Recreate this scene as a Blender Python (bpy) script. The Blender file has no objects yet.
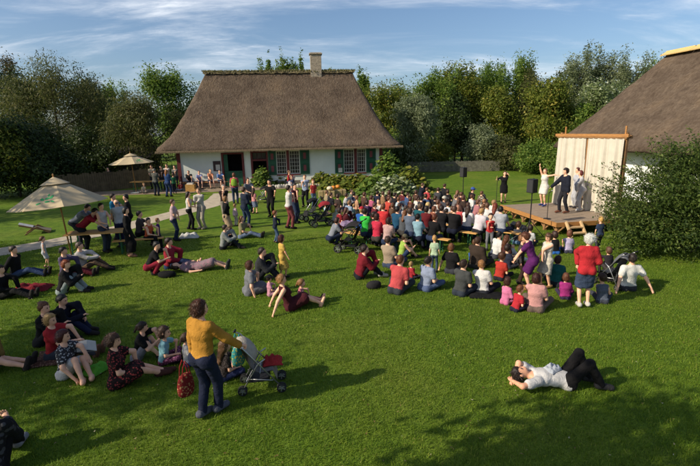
import bpy, bmesh, math, random
import numpy as np
from mathutils import Vector, Matrix, noise as mnoise

# ---------------------------------------------------------------- camera, sky, sun, exposure
S = bpy.context.scene
COL = S.collection
R = math.radians
CAM_H, PITCH, ROLL, FPX = 3.95, R(13.0), R(1.2), 450.0      # FPX: focal length in units of a 700 px wide frame
cam_data = bpy.data.cameras.new('camera')
cam = bpy.data.objects.new('camera', cam_data); COL.objects.link(cam)
cam_data.sensor_width = 36.0
cam_data.lens = 36.0 * FPX / 700.0
cam_data.clip_end = 2000
cam.matrix_world = Matrix.Translation((0, 0, CAM_H)) @ Matrix.Rotation(math.pi/2 - PITCH, 4, 'X') @ Matrix.Rotation(-ROLL, 4, 'Z')
S.camera = cam

SUN_EL, SUN_AZ = R(32.0), math.atan2(-0.40, -0.92)           # direction TO the sun: left, a little behind the camera
to_sun = Vector((math.cos(SUN_EL)*math.cos(SUN_AZ), math.cos(SUN_EL)*math.sin(SUN_AZ), math.sin(SUN_EL)))
W = bpy.data.worlds.new('World'); S.world = W; W.use_nodes = True
nt = W.node_tree; nt.nodes.clear()
wo = nt.nodes.new('ShaderNodeOutputWorld'); bg = nt.nodes.new('ShaderNodeBackground'); bg.inputs['Strength'].default_value = 0.100
sky = nt.nodes.new('ShaderNodeTexSky'); sky.sky_type = 'NISHITA'; sky.sun_disc = False
sky.sun_elevation = SUN_EL; sky.sun_rotation = math.atan2(to_sun.x, to_sun.y)
sky.air_density = 1.0; sky.dust_density = 1.5; sky.ozone_density = 4.0
tc = nt.nodes.new('ShaderNodeTexCoord'); sp = nt.nodes.new('ShaderNodeSeparateXYZ'); nt.links.new(tc.outputs['Generated'], sp.inputs[0])
# thin cirrus: the view direction projected on a high plane, stretched noise
mz = nt.nodes.new('ShaderNodeMath'); mz.operation = 'MAXIMUM'; mz.inputs[1].default_value = 0.03; nt.links.new(sp.outputs['Z'], mz.inputs[0])
mz2 = nt.nodes.new('ShaderNodeMath'); mz2.operation = 'ADD'; mz2.inputs[1].default_value = 0.12; nt.links.new(mz.outputs[0], mz2.inputs[0])
dv = nt.nodes.new('ShaderNodeVectorMath'); dv.operation = 'DIVIDE'; cb = nt.nodes.new('ShaderNodeCombineXYZ')
for i in range(3): nt.links.new(mz2.outputs[0], cb.inputs[i])
nt.links.new(tc.outputs['Generated'], dv.inputs[0]); nt.links.new(cb.outputs[0], dv.inputs[1])
mp = nt.nodes.new('ShaderNodeMapping'); mp.inputs['Rotation'].default_value = (0, 0, R(-24)); mp.inputs['Scale'].default_value = (0.5, 1.15, 0.0); mp.inputs['Location'].default_value = (0.4, 0.2, 0)
nt.links.new(dv.outputs[0], mp.inputs['Vector'])
def wnoise(scale, detail, rough, dist):
    n = nt.nodes.new('ShaderNodeTexNoise'); n.inputs['Scale'].default_value = scale; n.inputs['Detail'].default_value = detail
    n.inputs['Roughness'].default_value = rough; n.inputs['Distortion'].default_value = dist
    nt.links.new(mp.outputs[0], n.inputs['Vector']); return n
def wramp(src, a, b, mx):
    r = nt.nodes.new('ShaderNodeMapRange'); r.inputs['From Min'].default_value = a; r.inputs['From Max'].default_value = b; r.inputs['To Max'].default_value = mx
    r.interpolation_type = 'SMOOTHSTEP'; nt.links.new(src, r.inputs['Value']); return r
c1 = wramp(wnoise(1.1, 9, 0.62, 0.7).outputs['Fac'], 0.42, 0.78, 1.0)
c2 = wramp(wnoise(3.4, 10, 0.68, 1.1).outputs['Fac'], 0.40, 0.75, 0.75)
mm = nt.nodes.new('ShaderNodeMath'); mm.operation = 'MULTIPLY_ADD'; mm.use_clamp = True
nt.links.new(c1.outputs[0], mm.inputs[0]); mm.inputs[1].default_value = 0.50
m3 = nt.nodes.new('ShaderNodeMath'); m3.operation = 'MULTIPLY'; nt.links.new(c1.outputs[0], m3.inputs[0]); nt.links.new(c2.outputs[0], m3.inputs[1])
nt.links.new(m3.outputs[0], mm.inputs[2])
cl = nt.nodes.new('ShaderNodeMixRGB'); cl.inputs[2].default_value = (7.6, 8.0, 8.6, 1); nt.links.new(mm.outputs[0], cl.inputs[0]); nt.links.new(sky.outputs[0], cl.inputs[1])
nt.links.new(cl.outputs[0], bg.inputs['Color']); nt.links.new(bg.outputs[0], wo.inputs[0])

sun_data = bpy.data.lights.new('sun', 'SUN'); sun_data.energy = 4.5; sun_data.angle = R(0.5); sun_data.color = (1.0, 0.89, 0.70)
sun = bpy.data.objects.new('sun', sun_data); COL.objects.link(sun)
sun.rotation_euler = to_sun.to_track_quat('Z', 'Y').to_euler()
vs = S.view_settings; vs.view_transform = 'Standard'; vs.look = 'None'; vs.gamma = 1.0; vs.exposure = 0.40; vs.use_curve_mapping = False

# ---------------------------------------------------------------- helpers
random.seed(7); RNG = np.random.default_rng(11)
def _ray(x, y):
    u = (x-350)/FPX; v = -(y-233)/FPX; c, s = math.cos(ROLL), math.sin(ROLL)
    u, v = u*c+v*s, -u*s+v*c
    return np.array([u, math.cos(PITCH)+v*math.sin(PITCH), -math.sin(PITCH)+v*math.cos(PITCH)])
def G(x, y, z=0.0):
    """spot on the level ground (or a level deck) that was surveyed at photo position x, y"""
    d = _ray(x, y); t = (z-CAM_H)/d[2]; return Vector((d[0]*t, d[1]*t, z))
def AT(x, y, Y):
    d = _ray(x, y); t = Y/d[1]; return Vector((d[0]*t, Y, CAM_H+d[2]*t))

def tag(o, label=None, cat=None, group=None, kind=None):
    if label: o['label'] = label
    if cat: o['category'] = cat
    if group: o['group'] = group
    if kind: o['kind'] = kind
    return o
def empty(name, loc=(0, 0, 0), rz=0.0):
    o = bpy.data.objects.new(name, None); COL.objects.link(o); o.location = loc; o.rotation_euler = (0, 0, rz); o.empty_display_size = .2; return o
def link(name, me, parent=None, mats=None, smooth=False):
    o = bpy.data.objects.new(name, me); COL.objects.link(o)
    if parent: o.parent = parent
    if mats:
        for m in (mats if isinstance(mats, (list, tuple)) else [mats]): me.materials.append(m)
    if smooth: me.polygons.foreach_set('use_smooth', [True]*len(me.polygons))
    return o
def np_mesh(name, V, Q):
    """V (n,3) floats, Q (m,k) ints with k 3 or 4"""
    me = bpy.data.meshes.new(name); V = np.asarray(V, np.float32); Q = np.asarray(Q, np.int32); k = Q.shape[1]
    me.vertices.add(len(V)); me.vertices.foreach_set('co', V.ravel())
    me.loops.add(Q.size); me.loops.foreach_set('vertex_index', Q.ravel())
    me.polygons.add(len(Q)); me.polygons.foreach_set('loop_start', np.arange(0, Q.size, k, dtype=np.int32))
    me.update(calc_edges=True); return me

class MB:
    """collects simple solids into ONE mesh"""
    def __init__(s): s.v = []; s.f = []
    def add(s, vs, fs):
        n = len(s.v); s.v += [tuple(p) for p in vs]; s.f += [tuple(i+n for i in f) for f in fs]; return s
    def box(s, x0, x1, y0, y1, z0, z1):
        return s.add([(x0,y0,z0),(x1,y0,z0),(x1,y1,z0),(x0,y1,z0),(x0,y0,z1),(x1,y0,z1),(x1,y1,z1),(x0,y1,z1)],
                     [(0,3,2,1),(4,5,6,7),(0,1,5,4),(1,2,6,5),(2,3,7,6),(3,0,4,7)])
    def bar(s, a, b, w, h=None, up=(0,0,1)):
        a, b = Vector(a), Vector(b); h = h or w; d = (b-a).normalized(); up = Vector(up)
        r = d.cross(up)
        if r.length < 1e-4: r = d.cross(Vector((1,0,0)))
        r.normalize(); n = r.cross(d); r *= w/2; n *= h/2
        return s.add([a-r-n, a+r-n, a+r+n, a-r+n, b-r-n, b+r-n, b+r+n, b-r+n], [(0,1,2,3),(7,6,5,4),(0,4,5,1),(1,5,6,2),(2,6,7,3),(3,7,4,0)])
    def tube(s, pts, rad, k=8, cap=True):
        pts = [Vector(p) for p in pts]; rads = rad if isinstance(rad, (list, tuple)) else [rad]*len(pts); n0 = len(s.v); ref = None
        for i, p in enumerate(pts):
            d = (pts[min(i+1, len(pts)-1)]-pts[max(i-1, 0)]).normalized()
            if ref is None: ref = d.orthogonal()
            r = (ref-d*ref.dot(d)).normalized(); ref = r; q = d.cross(r)
            for j in range(k):
                a = 2*math.pi*j/k; s.v.append(tuple(p+(r*math.cos(a)+q*math.sin(a))*rads[i]))
        for i in range(len(pts)-1):
            for j in range(k):
                a, b = n0+i*k+j, n0+i*k+(j+1)%k; s.f.append((a, b, b+k, a+k))
        if cap:
            s.f.append(tuple(n0+j for j in reversed(range(k)))); e = n0+(len(pts)-1)*k; s.f.append(tuple(e+j for j in range(k)))
        return s
    def lathe(s, prof, k=16, c=(0,0,0)):
        n0 = len(s.v)
        for r, z in prof:
            for j in range(k):
                a = 2*math.pi*j/k; s.v.append((c[0]+r*math.cos(a), c[1]+r*math.sin(a), c[2]+z))
        for i in range(len(prof)-1):
            for j in range(k):
                a, b = n0+i*k+j, n0+i*k+(j+1)%k; s.f.append((a, b, b+k, a+k))
        return s
    def ball(s, c, rx, ry, rz, k=10, m=6):
        n0 = len(s.v)
        for i in range(m+1):
            t = math.pi*i/m
            for j in range(k):
                a = 2*math.pi*j/k; s.v.append((c[0]+rx*math.sin(t)*math.cos(a), c[1]+ry*math.sin(t)*math.sin(a), c[2]-rz*math.cos(t)))
        for i in range(m):
            for j in range(k):
                a, b = n0+i*k+j, n0+i*k+(j+1)%k; s.f.append((a, b, b+k, a+k))
        return s
    def build(s, name, mat, parent=None, smooth=False, bevel=0):
        me = bpy.data.meshes.new(name); me.from_pydata(s.v, [], s.f)
        bm = bmesh.new(); bm.from_mesh(me); bmesh.ops.recalc_face_normals(bm, faces=bm.faces)
        if bevel: bmesh.ops.bevel(bm, geom=bm.edges, offset=bevel, segments=1, affect='EDGES')
        bm.to_mesh(me); bm.free()
        return link(name, me, parent, mat, smooth)

# ---------------------------------------------------------------- materials
MAT = {}
def lin(c):  # sRGB 0-255 to linear
    return tuple(((v/255.)/12.92 if v/255. <= .04045 else ((v/255.+.055)/1.055)**2.4) for v in c)
def new_mat(name):
    m = bpy.data.materials.new(name); m.use_nodes = True; t = m.node_tree; b = t.nodes['Principled BSDF']; return m, t, b
def node(t, typ, ins=None, **kw):
    n = t.nodes.new(typ)
    for k, v in kw.items(): setattr(n, k, v)
    for k, v in (ins or {}).items():
        if hasattr(v, 'is_output') : t.links.new(v, n.inputs[k])
        else: n.inputs[k].default_value = v
    return n
def ramp(t, src, stops):
    r = t.nodes.new('ShaderNodeValToRGB'); e = r.color_ramp.elements
    while len(e) < len(stops): e.new(0.5)
    for el, (p, c) in zip(e, stops): el.position = p; el.color = (*c, 1)
    t.links.new(src, r.inputs[0]); return r.outputs[0]
def mat(name, col, rough=.7, vary=.18, scale=6., bump=.0, bscale=40., metal=0., stretch=None, spec=.3, bdist=.01):
    """plain painted/wooden/plastered surface: noise-mottled colour and fine relief, in object space"""
    if name in MAT: return MAT[name]
    m, t, b = new_mat(name)
    co = node(t, 'ShaderNodeTexCoord').outputs['Object']
    if stretch: co = node(t, 'ShaderNodeMapping', {'Vector': co, 'Scale': stretch}).outputs[0]
    n = node(t, 'ShaderNodeTexNoise', {'Vector': co, 'Scale': scale, 'Detail': 6., 'Roughness': .6})
    a = tuple(max(0, c*(1-vary)) for c in col); z = tuple(min(1, c*(1+vary)) for c in col)
    t.links.new(ramp(t, n.outputs['Fac'], [(.3, a), (.7, z)]), b.inputs['Base Color'])
    b.inputs['Roughness'].default_value = rough; b.inputs['Metallic'].default_value = metal; b.inputs['Specular IOR Level'].default_value = spec
    if bump:
        n2 = node(t, 'ShaderNodeTexNoise', {'Vector': co, 'Scale': bscale, 'Detail': 5., 'Roughness': .65})
        bp = node(t, 'ShaderNodeBump', {'Height': n2.outputs['Fac'], 'Strength': bump, 'Distance': bdist}); t.links.new(bp.outputs[0], b.inputs['Normal'])
    MAT[name] = m; return m

def leaf_mat(name, dark, light, trans=.35, extra=None, rough=.55):
    """leaf colour varies leaf by leaf (tint attribute) and over the plant; some light passes through"""
    if name in MAT: return MAT[name]
    m, t, b = new_mat(name)
    at = node(t, 'ShaderNodeAttribute', attribute_name='tint')
    col = ramp(t, at.outputs['Fac'], [(0., dark), (.75, light), (1., extra or light)])
    t.links.new(col, b.inputs['Base Color']); b.inputs['Roughness'].default_value = rough; b.inputs['Specular IOR Level'].default_value = .25
    tr = node(t, 'ShaderNodeBsdfTranslucent', {'Color': col}); mx = node(t, 'ShaderNodeMixShader', {0: trans, 1: b.outputs[0], 2: tr.outputs[0]})
    t.links.new(mx.outputs[0], t.nodes['Material Output'].inputs[0]); MAT[name] = m; return m

def cloth_mat(rgb, pat=None, rgb2=(230,225,215)):
    key = ('cloth', rgb, pat, rgb2 if pat else None)
    if key in MAT: return MAT[key]
    m, t, b = new_mat('cloth'); c, c2 = [tuple(.68*(.88*v+.12*sum(q)/3) for v in q) for q in (lin(rgb), lin(rgb2))]
    co = node(t, 'ShaderNodeTexCoord').outputs['Object']
    n = node(t, 'ShaderNodeTexNoise', {'Vector': co, 'Scale': 7., 'Detail': 4.})
    base = ramp(t, n.outputs['Fac'], [(.3, tuple(v*.84 for v in c)), (.7, tuple(min(1, v*1.1) for v in c))])
    if pat in ('floral', 'camo'):
        v = node(t, 'ShaderNodeTexVoronoi', {'Vector': co, 'Scale': 26. if pat == 'floral' else 14.})
        f = ramp(t, v.outputs['Distance'], [(.30, (1,1,1)), (.40, (0,0,0))])
        base = node(t, 'ShaderNodeMixRGB', {0: f, 1: base, 2: (*c2, 1)}).outputs[0]
    elif pat == 'stripe':
        w = node(t, 'ShaderNodeTexWave', {'Vector': co, 'Scale': 7.}, bands_direction='Z'); f = ramp(t, w.outputs['Fac'], [(.45, (0,0,0)), (.55, (1,1,1))])
        base = node(t, 'ShaderNodeMixRGB', {0: f, 1: base, 2: (*c2, 1)}).outputs[0]
    elif pat == 'check':
        w1 = node(t, 'ShaderNodeTexWave', {'Vector': co, 'Scale': 5.}, bands_direction='Z').outputs['Fac']; w2 = node(t, 'ShaderNodeTexWave', {'Vector': co, 'Scale': 5.}, bands_direction='X').outputs['Fac']
        f = ramp(t, node(t, 'ShaderNodeMath', {0: w1, 1: w2}, operation='MULTIPLY').outputs[0], [(.2, (0,0,0)), (.35, (1,1,1))])
        base = node(t, 'ShaderNodeMixRGB', {0: f, 1: base, 2: (*c2, 1)}).outputs[0]
    t.links.new(base, b.inputs['Base Color']); b.inputs['Roughness'].default_value = .88; b.inputs['Specular IOR Level'].default_value = .2
    n2 = node(t, 'ShaderNodeTexNoise', {'Vector': co, 'Scale': 9., 'Detail': 4., 'Roughness': .6, 'Distortion': 2.2})
    bp = node(t, 'ShaderNodeBump', {'Height': n2.outputs['Fac'], 'Strength': .8, 'Distance': .022}); t.links.new(bp.outputs[0], b.inputs['Normal'])
    MAT[key] = m; return m
def hair_mat(rgb):
    key = ('hair', rgb)
    if key in MAT: return MAT[key]
    m, t, b = new_mat('hair'); c = lin(rgb); co = node(t, 'ShaderNodeTexCoord').outputs['Object']
    mpn = node(t, 'ShaderNodeMapping', {'Vector': co, 'Scale': (60., 60., 9.)})
    n = node(t, 'ShaderNodeTexNoise', {'Vector': mpn.outputs[0], 'Scale': 1., 'Detail': 5.})
    t.links.new(ramp(t, n.outputs['Fac'], [(.3, tuple(v*.38 for v in c)), (.7, tuple(min(1, v*1.0) for v in c))]), b.inputs['Base Color'])
    bp = node(t, 'ShaderNodeBump', {'Height': n.outputs['Fac'], 'Strength': .7, 'Distance': .012}); t.links.new(bp.outputs[0], b.inputs['Normal'])
    b.inputs['Roughness'].default_value = .5; b.inputs['Specular IOR Level'].default_value = .35
    MAT[key] = m; return m
def skin_mat(rgb):
    key = ('skin', rgb)
    if key in MAT: return MAT[key]
    m, t, b = new_mat('skin'); c = lin(rgb); co = node(t, 'ShaderNodeTexCoord').outputs['Object']
    n = node(t, 'ShaderNodeTexNoise', {'Vector': co, 'Scale': 9., 'Detail': 4.})
    t.links.new(ramp(t, n.outputs['Fac'], [(.3, (c[0]*.9, c[1]*.84, c[2]*.82)), (.7, (min(1, c[0]*1.06), c[1]*1.05, c[2]*1.04))]), b.inputs['Base Color'])
    b.inputs['Roughness'].default_value = .55; b.inputs['Specular IOR Level'].default_value = .35
    MAT[key] = m; return m

# ---------------------------------------------------------------- the setting: lawn, path, terrace
def grass_mat():
    m, t, b = new_mat('lawn_grass'); co = node(t, 'ShaderNodeTexCoord').outputs['Object']
    n1 = node(t, 'ShaderNodeTexNoise', {'Vector': co, 'Scale': .22, 'Detail': 7., 'Roughness': .62})
    n2 = node(t, 'ShaderNodeTexNoise', {'Vector': co, 'Scale': 3.2, 'Detail': 8., 'Roughness': .7})
    n3 = node(t, 'ShaderNodeTexNoise', {'Vector': co, 'Scale': 34., 'Detail': 4., 'Roughness': .7})
    a = ramp(t, n2.outputs['Fac'], [(.26, (.050, .100, .009)), (.5, (.106, .182, .013)), (.74, (.180, .255, .022))])
    dry = ramp(t, n1.outputs['Fac'], [(.46, (0,0,0)), (.68, (.7,.7,.7))])
    mx = node(t, 'ShaderNodeMixRGB', {0: dry, 1: a, 2: (.21, .235, .035, 1)})
    f = ramp(t, n3.outputs['Fac'], [(.3, (.55,.55,.55)), (.7, (1.3,1.3,1.3))])
    fin = node(t, 'ShaderNodeMixRGB', {0: 1., 1: mx.outputs[0], 2: f}, blend_type='MULTIPLY')
    t.links.new(fin.outputs[0], b.inputs['Base Color']); b.inputs['Roughness'].default_value = .8; b.inputs['Specular IOR Level'].default_value = .15
    h = node(t, 'ShaderNodeMath', {0: n3.outputs['Fac'], 1: n2.outputs['Fac']}, operation='ADD')
    bp = node(t, 'ShaderNodeBump', {'Height': h.outputs[0], 'Strength': .8, 'Distance': .05}); t.links.new(bp.outputs[0], b.inputs['Normal'])
    return m
me = bpy.data.meshes.new('lawn'); me.from_pydata([(-400,-60,0),(400,-60,0),(400,600,0),(-400,600,0)], [], [(0,1,2,3)])
tag(link('lawn', me, None, grass_mat()), 'sunlit mown green lawn reaching back to the trees', 'lawn', kind='structure')

def strip(name, pts, widths, z, material, label):
    V, Fc = [], []; pts = [Vector((p[0], p[1], 0)) for p in pts]; P2, W2 = [], []
    for i in range(len(pts)-1):
        for k in range(6):
            s = k/6; P2.append(pts[i].lerp(pts[i+1], s)); W2.append(widths[i]*(1-s)+widths[i+1]*s)
    P2.append(pts[-1]); W2.append(widths[-1])
    for _ in range(3): P2 = [P2[0]]+[(P2[i-1]+P2[i]*2+P2[i+1])/4 for i in range(1, len(P2)-1)]+[P2[-1]]
    for i, p in enumerate(P2):
        d = (P2[min(i+1, len(P2)-1)]-P2[max(i-1, 0)]).normalized(); n = Vector((-d.y, d.x, 0))
        for k in range(5):
            w = W2[i]*(k/2-1)/2*(1+.10*mnoise.noise(p*1.3+Vector((k, 0, 0)))*(k in (0, 4)))
            V.append(p+n*w+Vector((0, 0, z)))
    for i in range(len(P2)-1):
        for k in range(4): a = i*5+k; Fc.append((a, a+1, a+6, a+5))
    mb = MB(); mb.add(V, Fc); return tag(mb.build(name, material), label, name, kind='structure')
GRAVEL = mat('path_gravel', (.42, .35, .26), .9, .22, 3., .6, 60., bdist=.02)
EARTH = mat('trodden_earth', (.24, .18, .12), .95, .3, 1.5, .6, 30., bdist=.02)
pc = [G(-60,262), G(0,252), G(50,243.5), G(80,237), G(118,229), G(152,219.5), G(186,211), G(205,206), G(222,199.5), G(232,193)]
strip('path', pc, [1.4,1.4,1.4,1.3,1.3,1.3,1.35,1.5,1.8,2.4], .006, GRAVEL, 'pale gravel garden path curving towards the cottage door')

HA = Vector((-12.38, 32.95, 0)); HT = R(6.0); HU = Vector((math.cos(HT), math.sin(HT), 0)); HV = Vector((-math.sin(HT), math.cos(HT), 0))
def HP(u, v, z=0): return HA+HU*u+HV*v+Vector((0, 0, z))
strip('terrace', [HP(-6, -1.9), HP(-2, -1.6), HP(2, -1.5), HP(6, -1.5), HP(9, -1.5)], [2.2, 3.0, 2.9, 2.7, 1.5], .011, EARTH, 'trodden brown earth strip along the cottage front')

# grass blades on the nearer lawn, thinning out with distance
def blades(n, y0, y1, lo, hi, wid, seed, name, label):
    r = np.random.default_rng(seed); y = y0+(y1-y0)*r.random(n*2)**1.25; x = (r.random(n*2)*2-1)*(y*.86+1.2)
    tuft = np.array([mnoise.noise((a*2.2, b*2.2, 0.)) for a, b in zip(x[::7], y[::7])]).repeat(7)[:len(x)]
    pq = np.array([(q.x, q.y) for q in pc]); dmin = np.full(len(x), 9.)
    for a_, b_ in zip(pq, pq[1:]):
        e_ = b_-a_; tt_ = np.clip(((x-a_[0])*e_[0]+(y-a_[1])*e_[1])/(e_@e_), 0, 1); dmin = np.minimum(dmin, np.hypot(x-a_[0]-tt_*e_[0], y-a_[1]-tt_*e_[1]))
    big = np.array([mnoise.noise((a*.55, b*.55, 3.))+.6*mnoise.noise((a*1.4, b*1.4, 8.)) for a, b in zip(x[::7], y[::7])]).repeat(7)[:len(x)]
    keep = (r.random(n*2) < np.clip(.55+tuft*.9, .12, 1)) & (dmin > .64+.08*r.random(n*2)); x, y, tuft = x[keep][:n], y[keep][:n], tuft[keep][:n]; n = len(x)
    h = (lo+(hi-lo)*r.random(n))*(1+.5*tuft); w = wid*(.6+.8*r.random(n))*(.6+y/14); a = r.random(n)*2*np.pi; lean = r.random(n)*.9+.1; b = r.random(n)*2*np.pi
    dx, dy = np.cos(a)*w/2, np.sin(a)*w/2
    V = np.stack([np.stack([x-dx, y-dy, np.full(n, .001)], 1), np.stack([x+dx, y+dy, np.full(n, .001)], 1), np.stack([x+np.cos(b)*h*lean, y+np.sin(b)*h*lean, h], 1)], 1).reshape(-1, 3)
    me = np_mesh(name, V, np.arange(3*n).reshape(-1, 3)); at = me.attributes.new('tint', 'FLOAT', 'FACE'); at.data.foreach_set('value', np.clip(r.random(n)*.62+tuft*.35+.10+.50*big[keep][:n], 0, 1).astype(np.float32))
    o = link(name, me, None, leaf_mat('grass_blade', (.056, .116, .008), (.185, .275, .020), .42, (.34, .34, .07), .6)); return tag(o, label, 'grass', kind='stuff')
blades(380000, 3.6, 17.0, .022, .05, .0085, 3, 'grass', 'short mown green grass blades covering the near lawn')

# a few fallen leaves and clover heads on the near lawn
rf = np.random.default_rng(21); nf = 900; y = 4+14*rf.random(nf)**1.3; x = (rf.random(nf)*2-1)*(y*.85+1); a = rf.random(nf)*6.28; s_ = .008+.013*rf.random(nf); z = .03+.02*rf.random(nf)
V = np.stack([np.stack([x+s_*np.cos(a+q)*w, y+s_*np.sin(a+q)*w, z+.008*np.sin(q*2+a)], 1) for q, w in ((0, 1.3), (1.57, .6), (3.14, 1.1), (4.71, .6))], 1).reshape(-1, 3)
me = np_mesh('fallen_leaves', V, np.arange(4*nf).reshape(-1, 4)); at = me.attributes.new('tint', 'FLOAT', 'FACE'); at.data.foreach_set('value', rf.random(nf).astype(np.float32))
tag(link('fallen_leaves', me, None, leaf_mat('dry_leaf', (.10, .06, .02), (.30, .22, .08), .2, (.5, .46, .34))), 'small dry leaves and clover heads strewn over the near lawn', 'leaves', kind='stuff')

# ---------------------------------------------------------------- thatched cottage
def thatch_mat():
    m, t, b = new_mat('thatch'); tcn = node(t, 'ShaderNodeTexCoord'); co = tcn.outputs['Object']
    mpn = node(t, 'ShaderNodeMapping', {'Vector': co, 'Scale': (5., 5., 1.0)})
    n1 = node(t, 'ShaderNodeTexNoise', {'Vector': mpn.outputs[0], 'Scale': 1.15, 'Detail': 10., 'Roughness': .68})
    n2 = node(t, 'ShaderNodeTexNoise', {'Vector': co, 'Scale': .5, 'Detail': 6., 'Roughness': .65})
    n3 = node(t, 'ShaderNodeTexNoise', {'Vector': co, 'Scale': 9., 'Detail': 4.})
    a = ramp(t, n1.outputs['Fac'], [(.25, (.060, .043, .031)), (.5, (.104, .076, .057)), (.78, (.158, .122, .093))])
    g = ramp(t, n2.outputs['Fac'], [(.3, (.62, .60, .58)), (.5, (1, 1, .97)), (.72, (1.35, 1.3, 1.15))])
    fin = node(t, 'ShaderNodeMixRGB', {0: 1., 1: a, 2: g}, blend_type='MULTIPLY')
    t.links.new(fin.outputs[0], b.inputs['Base Color']); b.inputs['Roughness'].default_value = .95; b.inputs['Specular IOR Level'].default_value = .08
    h = node(t, 'ShaderNodeMath', {0: n1.outputs['Fac'], 1: n3.outputs['Fac']}, operation='ADD')
    bp = node(t, 'ShaderNodeBump', {'Height': h.outputs[0], 'Strength': .9, 'Distance': .07}); t.links.new(bp.outputs[0], b.inputs['Normal'])
    return m
THATCH = thatch_mat()
def rrect(x0, x1, y0, y1, r, n):
    """rounded rectangle as a closed list of points, n per straight side, 6 per corner"""
    out = []
    for cx, cy, a0, (sx, sy), (ex, ey) in (((x1-r), (y0+r), -90, (x0+r, y0), (x1-r, y0)), ((x1-r), (y1-r), 0, (x1, y0+r), (x1, y1-r)), ((x0+r), (y1-r), 90, (x1-r, y1), (x0+r, y1)), ((x0+r), (y0+r), 180, (x0, y1-r), (x0, y0+r))):
        for i in range(n): s = i/n; out.append((sx+(ex-sx)*s, sy+(ey-sy)*s))
        for i in range(6): a = R(a0+90*i/6); out.append((cx+r*math.cos(a), cy+r*math.sin(a)))
    return out
def thatch_roof(parent, eave, ez, ridge, rz, wall, power=1.32, rings=34, n=40, seed=0.):
    (x0, x1, y0, y1), (rx0, rx1, ry) = eave, ridge; V, Fc = [], []; prev = None; L = 4*(n+6)
    def ring(t, z, inset=0., jit=.05):
        a0, a1 = x0+(rx0-x0)*t+inset, x1+(rx1-x1)*t-inset; b0, b1 = y0+(ry-y0)*t+inset, y1+(ry-y1)*t-inset
        if b1-b0 < .12: b0, b1 = ry-.06, ry+.06
        r = min(.9*(1-t)+.05, (b1-b0)*.48); pts = rrect(a0, a1, b0, b1, r, n); i0 = len(V)
        for (x, y) in pts:
            d = jit*(mnoise.noise((x*.8+seed, y*.8, z*.8))*1.5+mnoise.noise((x*3.1, y*3.1+seed, z*3.1))); V.append((x, y, z+d))
        return i0
    i_in = ring(0, ez+.05, .95, 0); i_b = ring(0, ez-.02, .10, .03); i_e = ring(0, ez+.10, 0, .05)
    seq = [i_in, i_b, i_e]
    for k in range(1, rings+1):
        t = k/rings; seq.append(ring(t, ez+.22+(rz-ez-.22)*t**power))
    for a, b in zip(seq, seq[1:]):
        for j in range(L): Fc.append((a+j, a+(j+1) % L, b+(j+1) % L, b+j))
    mb = MB(); mb.add(V, Fc); mb.f.append(tuple(range(seq[-1], seq[-1]+L)))
    return mb.build('roof', THATCH, parent, smooth=True)
PLASTER = mat('white_plaster', (.66, .68, .62), .9, .07, 1.2, .35, 18., bdist=.02)
RED = mat('oxblood_paint', (.115, .022, .022), .6, .2, 8., .2)
GREEN = mat('dark_green_paint', (.018, .085, .045), .5, .2, 6., .2)
PALE = mat('white_paint', (.50, .47, .42), .6, .1, 9.)
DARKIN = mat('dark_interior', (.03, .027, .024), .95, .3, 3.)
GLASS = mat('dark_window_glass', (.03, .025, .028), .12, .3, 2., spec=.6)
BRICK = mat('chimney_stone', (.30, .25, .19), .9, .35, 7., .8, 16., bdist=.03)

house = empty('thatched_cottage', HA, HT)
tag(house, 'white cottage with huge brown thatched roof and green shutters behind the crowd', 'cottage')
HL, HD, HZ = 15.0, 8.6, 2.75
ops = [(3.2, 4.65, 0, 2.38), (5.32, 6.45, 0, 2.5), (7.09, 7.83, .78, 2.50), (8.03, 8.80, .78, 2.50), (12.09, 12.88, .74, 2.50), (13.09, 13.77, .74, 2.50)]
wb = MB(); u = 0.
for a, b, z0, z1 in ops:
    wb.box(u, a, 0, .3, 0, HZ)
    if z0: wb.box(a, b, 0, .3, 0, z0)
    wb.box(a, b, 0, .3, z1, HZ); u = b
wb.box(u, HL, 0, .3, 0, HZ); wb.box(0, .3, .3, HD, 0, HZ); wb.box(HL-.3, HL, .3, HD, 0, HZ); wb.box(.3, HL-.3, HD-.3, HD, 0, HZ)
wb.build('wall', PLASTER, house)
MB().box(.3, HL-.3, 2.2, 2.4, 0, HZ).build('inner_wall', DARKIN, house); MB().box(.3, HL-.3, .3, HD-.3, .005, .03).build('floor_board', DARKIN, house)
roof = thatch_roof(house, (-1.35, 16.45, -.95, HD+.95), 2.62, (1.75, 13.3, 4.3), 8.55, None)
# mossy ridge cap, humped and uneven
mb = MB(); pr = []
for i in range(60):
    x = 1.55+i*(13.5-1.55)/59; hgt = 8.62+.09*mnoise.noise((x*1.7, 3., 0)); wd = .24+.05*mnoise.noise((x*2.3, 0, 5)); dr = .17+.07*mnoise.noise((x*3.1, 7, 1))
    pr.append([(x, 4.3+k*wd/2, hgt-abs(k)**1.5*dr/2.2+.03*mnoise.noise((x*4, k, 2))) for k in (-2, -1.3, -.6, 0, .6, 1.3, 2)])
V = [p for r_ in pr for p in r_]; mb.add(V, [(i*7+k, i*7+k+1, (i+1)*7+k+1, (i+1)*7+k) for i in range(59) for k in range(6)])
mb.build('ridge_cap', mat('moss_ridge', (.15, .12, .065), .95, .5, 3.5, .9, 20., bdist=.08), roof, smooth=True)
mo = np.random.default_rng(5); nn = 2600; x = 1.5+mo.random(nn)*12.1; y = 4.3+mo.normal(0, .20, nn); z = 8.60-np.abs(y-4.3)**1.4*.55; a = mo.random(nn)*6.28
V = np.stack([np.stack([x, y, z], 1), np.stack([x+.07*np.cos(a), y+.07*np.sin(a), z+.03], 1), np.stack([x+.05*np.cos(a+1), y+.05*np.sin(a+1), z+.07+.10*mo.random(nn)], 1)], 1).reshape(-1, 3)
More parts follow.
